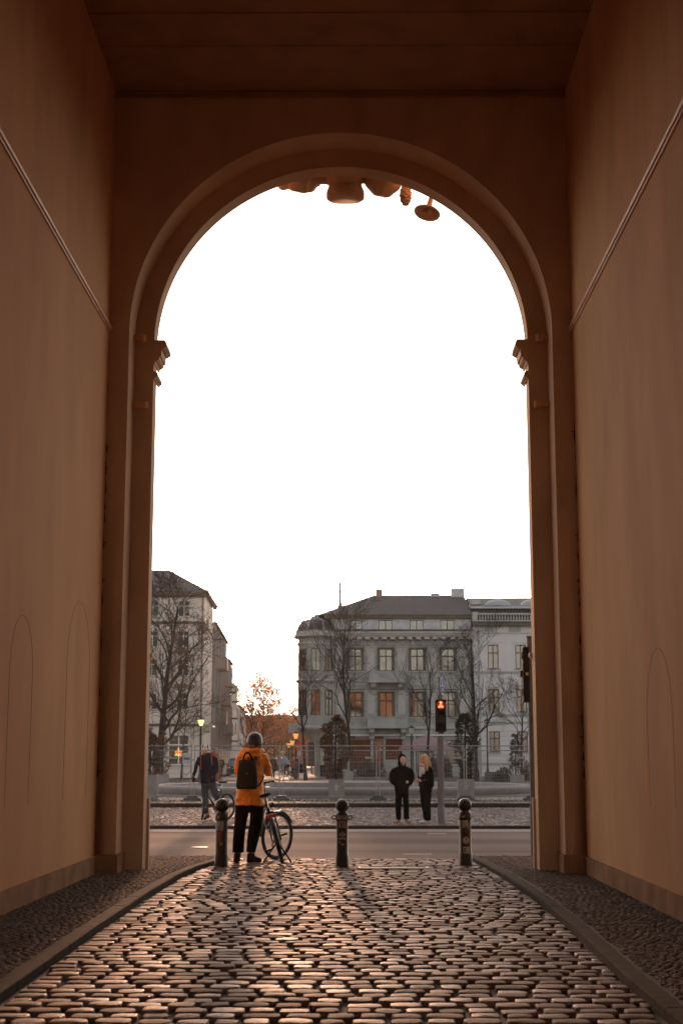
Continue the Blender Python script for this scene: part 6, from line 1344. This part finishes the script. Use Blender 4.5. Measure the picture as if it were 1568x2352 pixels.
f.part('jacket', M['paleblue'], lambda mb: (mb.limb([Qf(651,1738), Qf(655,1745), Qf(663,1757)], [.13,.19,.17], 14), mb.limb([Qf(653,1740,-.13), Qf(648,1748,-.15), Qf(644,1753,-.14)], [.09,.07,.055], 10), mb.limb([Qf(653,1740,.13), Qf(648,1748,.15), Qf(644,1753,.14)], [.09,.07,.055], 10)), .022, 2)
f.part('trousers', M['dark'], lambda mb: (mb.limb([Qf(664,1756,-.05), Qf(653,1765,-.1), Qf(655,1779,-.1)], [.14,.10,.065], 12), mb.limb([Qf(664,1756,.06), Qf(651,1763,.1), Qf(649,1775,.1)], [.14,.10,.065], 12)), .022, 2)
f.part('helmet', M['greenhelm'], lambda mb: mb.ell(Qf(649,1728), .15, .13, .12, 18, 10, z0=-.2), None)
f.part('shoe', M['white'], lambda mb: (mb.ell(Qf(654,1782,-.1), .13, .05, .05, 10, 6), mb.ell(Qf(647,1778,.1), .13, .05, .05, 10, 6)), None)
bicycle('road_bicycle', 'pale framed road bicycle ridden by the far cyclist with the green helmet', (xx(671, 107), 107, 0.0), math.radians(180), math.radians(0), math.radians(6), 'road')
def walker(label, px, py, Y, h, coat_m, leg_m, hair_m, seed, facing=-1, skirt=False):
    g = G(px, py, 0) if Y is None else Vector((xx(px, Y), Y, 0)); f = Fig(label, px, 0, Y, .0, group='people walking far off'); o = f.o; V = lambda x, y, z: o+Vector((x, y, z))*h
    fw = Vector((.2*math.sin(seed), facing, 0)).normalized(); hc = V(0, 0, .93)
    mb = MB(); mb.ell(hc, .046*h, .054*h, .066*h, 12, 8); face(mb, hc, fw, .08*h, .12*h); mb.limb([V(0,0,.88), V(0,0,.82)], [.03*h,.045*h], 8); mb.loft([(V(0,0,.82),(.10*h,0,0),(0,.06*h,0)), (V(0,0,.5),(.09*h,0,0),(0,.06*h,0))], 12)
    st_ = .07*math.sin(seed*2.3)
    for q in (-1, 1): mb.limb([V(q*.045,0,.5), V(q*.05,q*st_,.27), V(q*.05,q*st_*1.8,.03)], [.05*h,.034*h,.022*h], 8); mb.limb([V(q*.10,0,.80), V(q*.135,0,.63), V(q*.125,-.03*facing*-1,.47)], [.03*h,.025*h,.018*h], 8); mb.limb([V(q*.05,q*st_*1.8,.02), V(q*.055,q*st_*1.8+.09*facing,.012)], [.022*h,.016*h], 8)
    b = mb.build('body', M['skin'], f.t, smooth=True); remesh(b, .018, 2)
    f.part('coat', coat_m, lambda m_: (m_.loft([(V(0,0,.86),(.05*h,0,0),(0,.045*h,0)), (V(0,0,.81),(.125*h,0,0),(0,.07*h,0)), (V(0,0,.62),(.12*h,0,0),(0,.085*h,0)), (V(0,0,.46 if not skirt else .36),(.135*h,0,0),(0,.10*h,0))], 16), m_.limb([V(-.11,0,.80), V(-.145,0,.63), V(-.13,0,.50)], [.045*h,.036*h,.028*h], 8), m_.limb([V(.11,0,.80), V(.145,0,.63), V(.13,0,.50)], [.045*h,.036*h,.028*h], 8)), .02, 2)
    f.part('trousers', leg_m, lambda m_: [m_.limb([V(q*.05,0,.5), V(q*.052,q*st_,.27), V(q*.052,q*st_*1.8,.05)], [.062*h,.045*h,.034*h], 10) for q in (-1, 1)], .02, 2)
    f.part('hair', hair_m, lambda m_: m_.ell(hc+Vector((0,-fw.y*.012,.012))*h, .052*h, .056*h, .064*h, 12, 8, z0=-.1), None); return f
walker('small person in a dark coat and pale trousers standing by the corner bay', 692, 1790, 106, 1.35, M['dark'], M['white'], M['brownhair'], 1, 1, True)
walker('person in a dark red top standing near the corner bay', 674, 0, 116, 1.72, M['maroon'], M['dark'], M['brownhair'], 2, -1)
walker('dark dressed person at the corner of the grey building, right of the red top', 681, 0, 118, 1.78, M['dark'], M['dark'], M['brownhair'], 4, 1)
walker('dark figure walking between the raincoat and the far cyclist', 627, 0, 118, 1.72, M['dark'], M['dark'], M['brownhair'], 3, 1)
walker('dark figure standing by the parked car, next to the cyclist with the backpack', 508, 0, 120, 1.72, M['dark'], M['denim'], M['brownhair'], 5, -1)
# ================================================================== HAZE
hz = bpy.data.materials.new('haze'); hz.use_nodes = True; n = hz.node_tree.nodes; n.clear(); o_ = n.new('ShaderNodeOutputMaterial'); v_ = n.new('ShaderNodeVolumePrincipled')
v_.inputs['Color'].default_value = (.95, .90, .86, 1); v_.inputs['Density'].default_value = .00006; v_.inputs['Anisotropy'].default_value = .75
hz.node_tree.links.new(v_.outputs[0], o_.inputs['Volume'])
struct(MB().box(-140, 140, -30, 520, -1.4, 21.5).build('haze', hz), 'pale evening haze over the square and street', 'stuff')
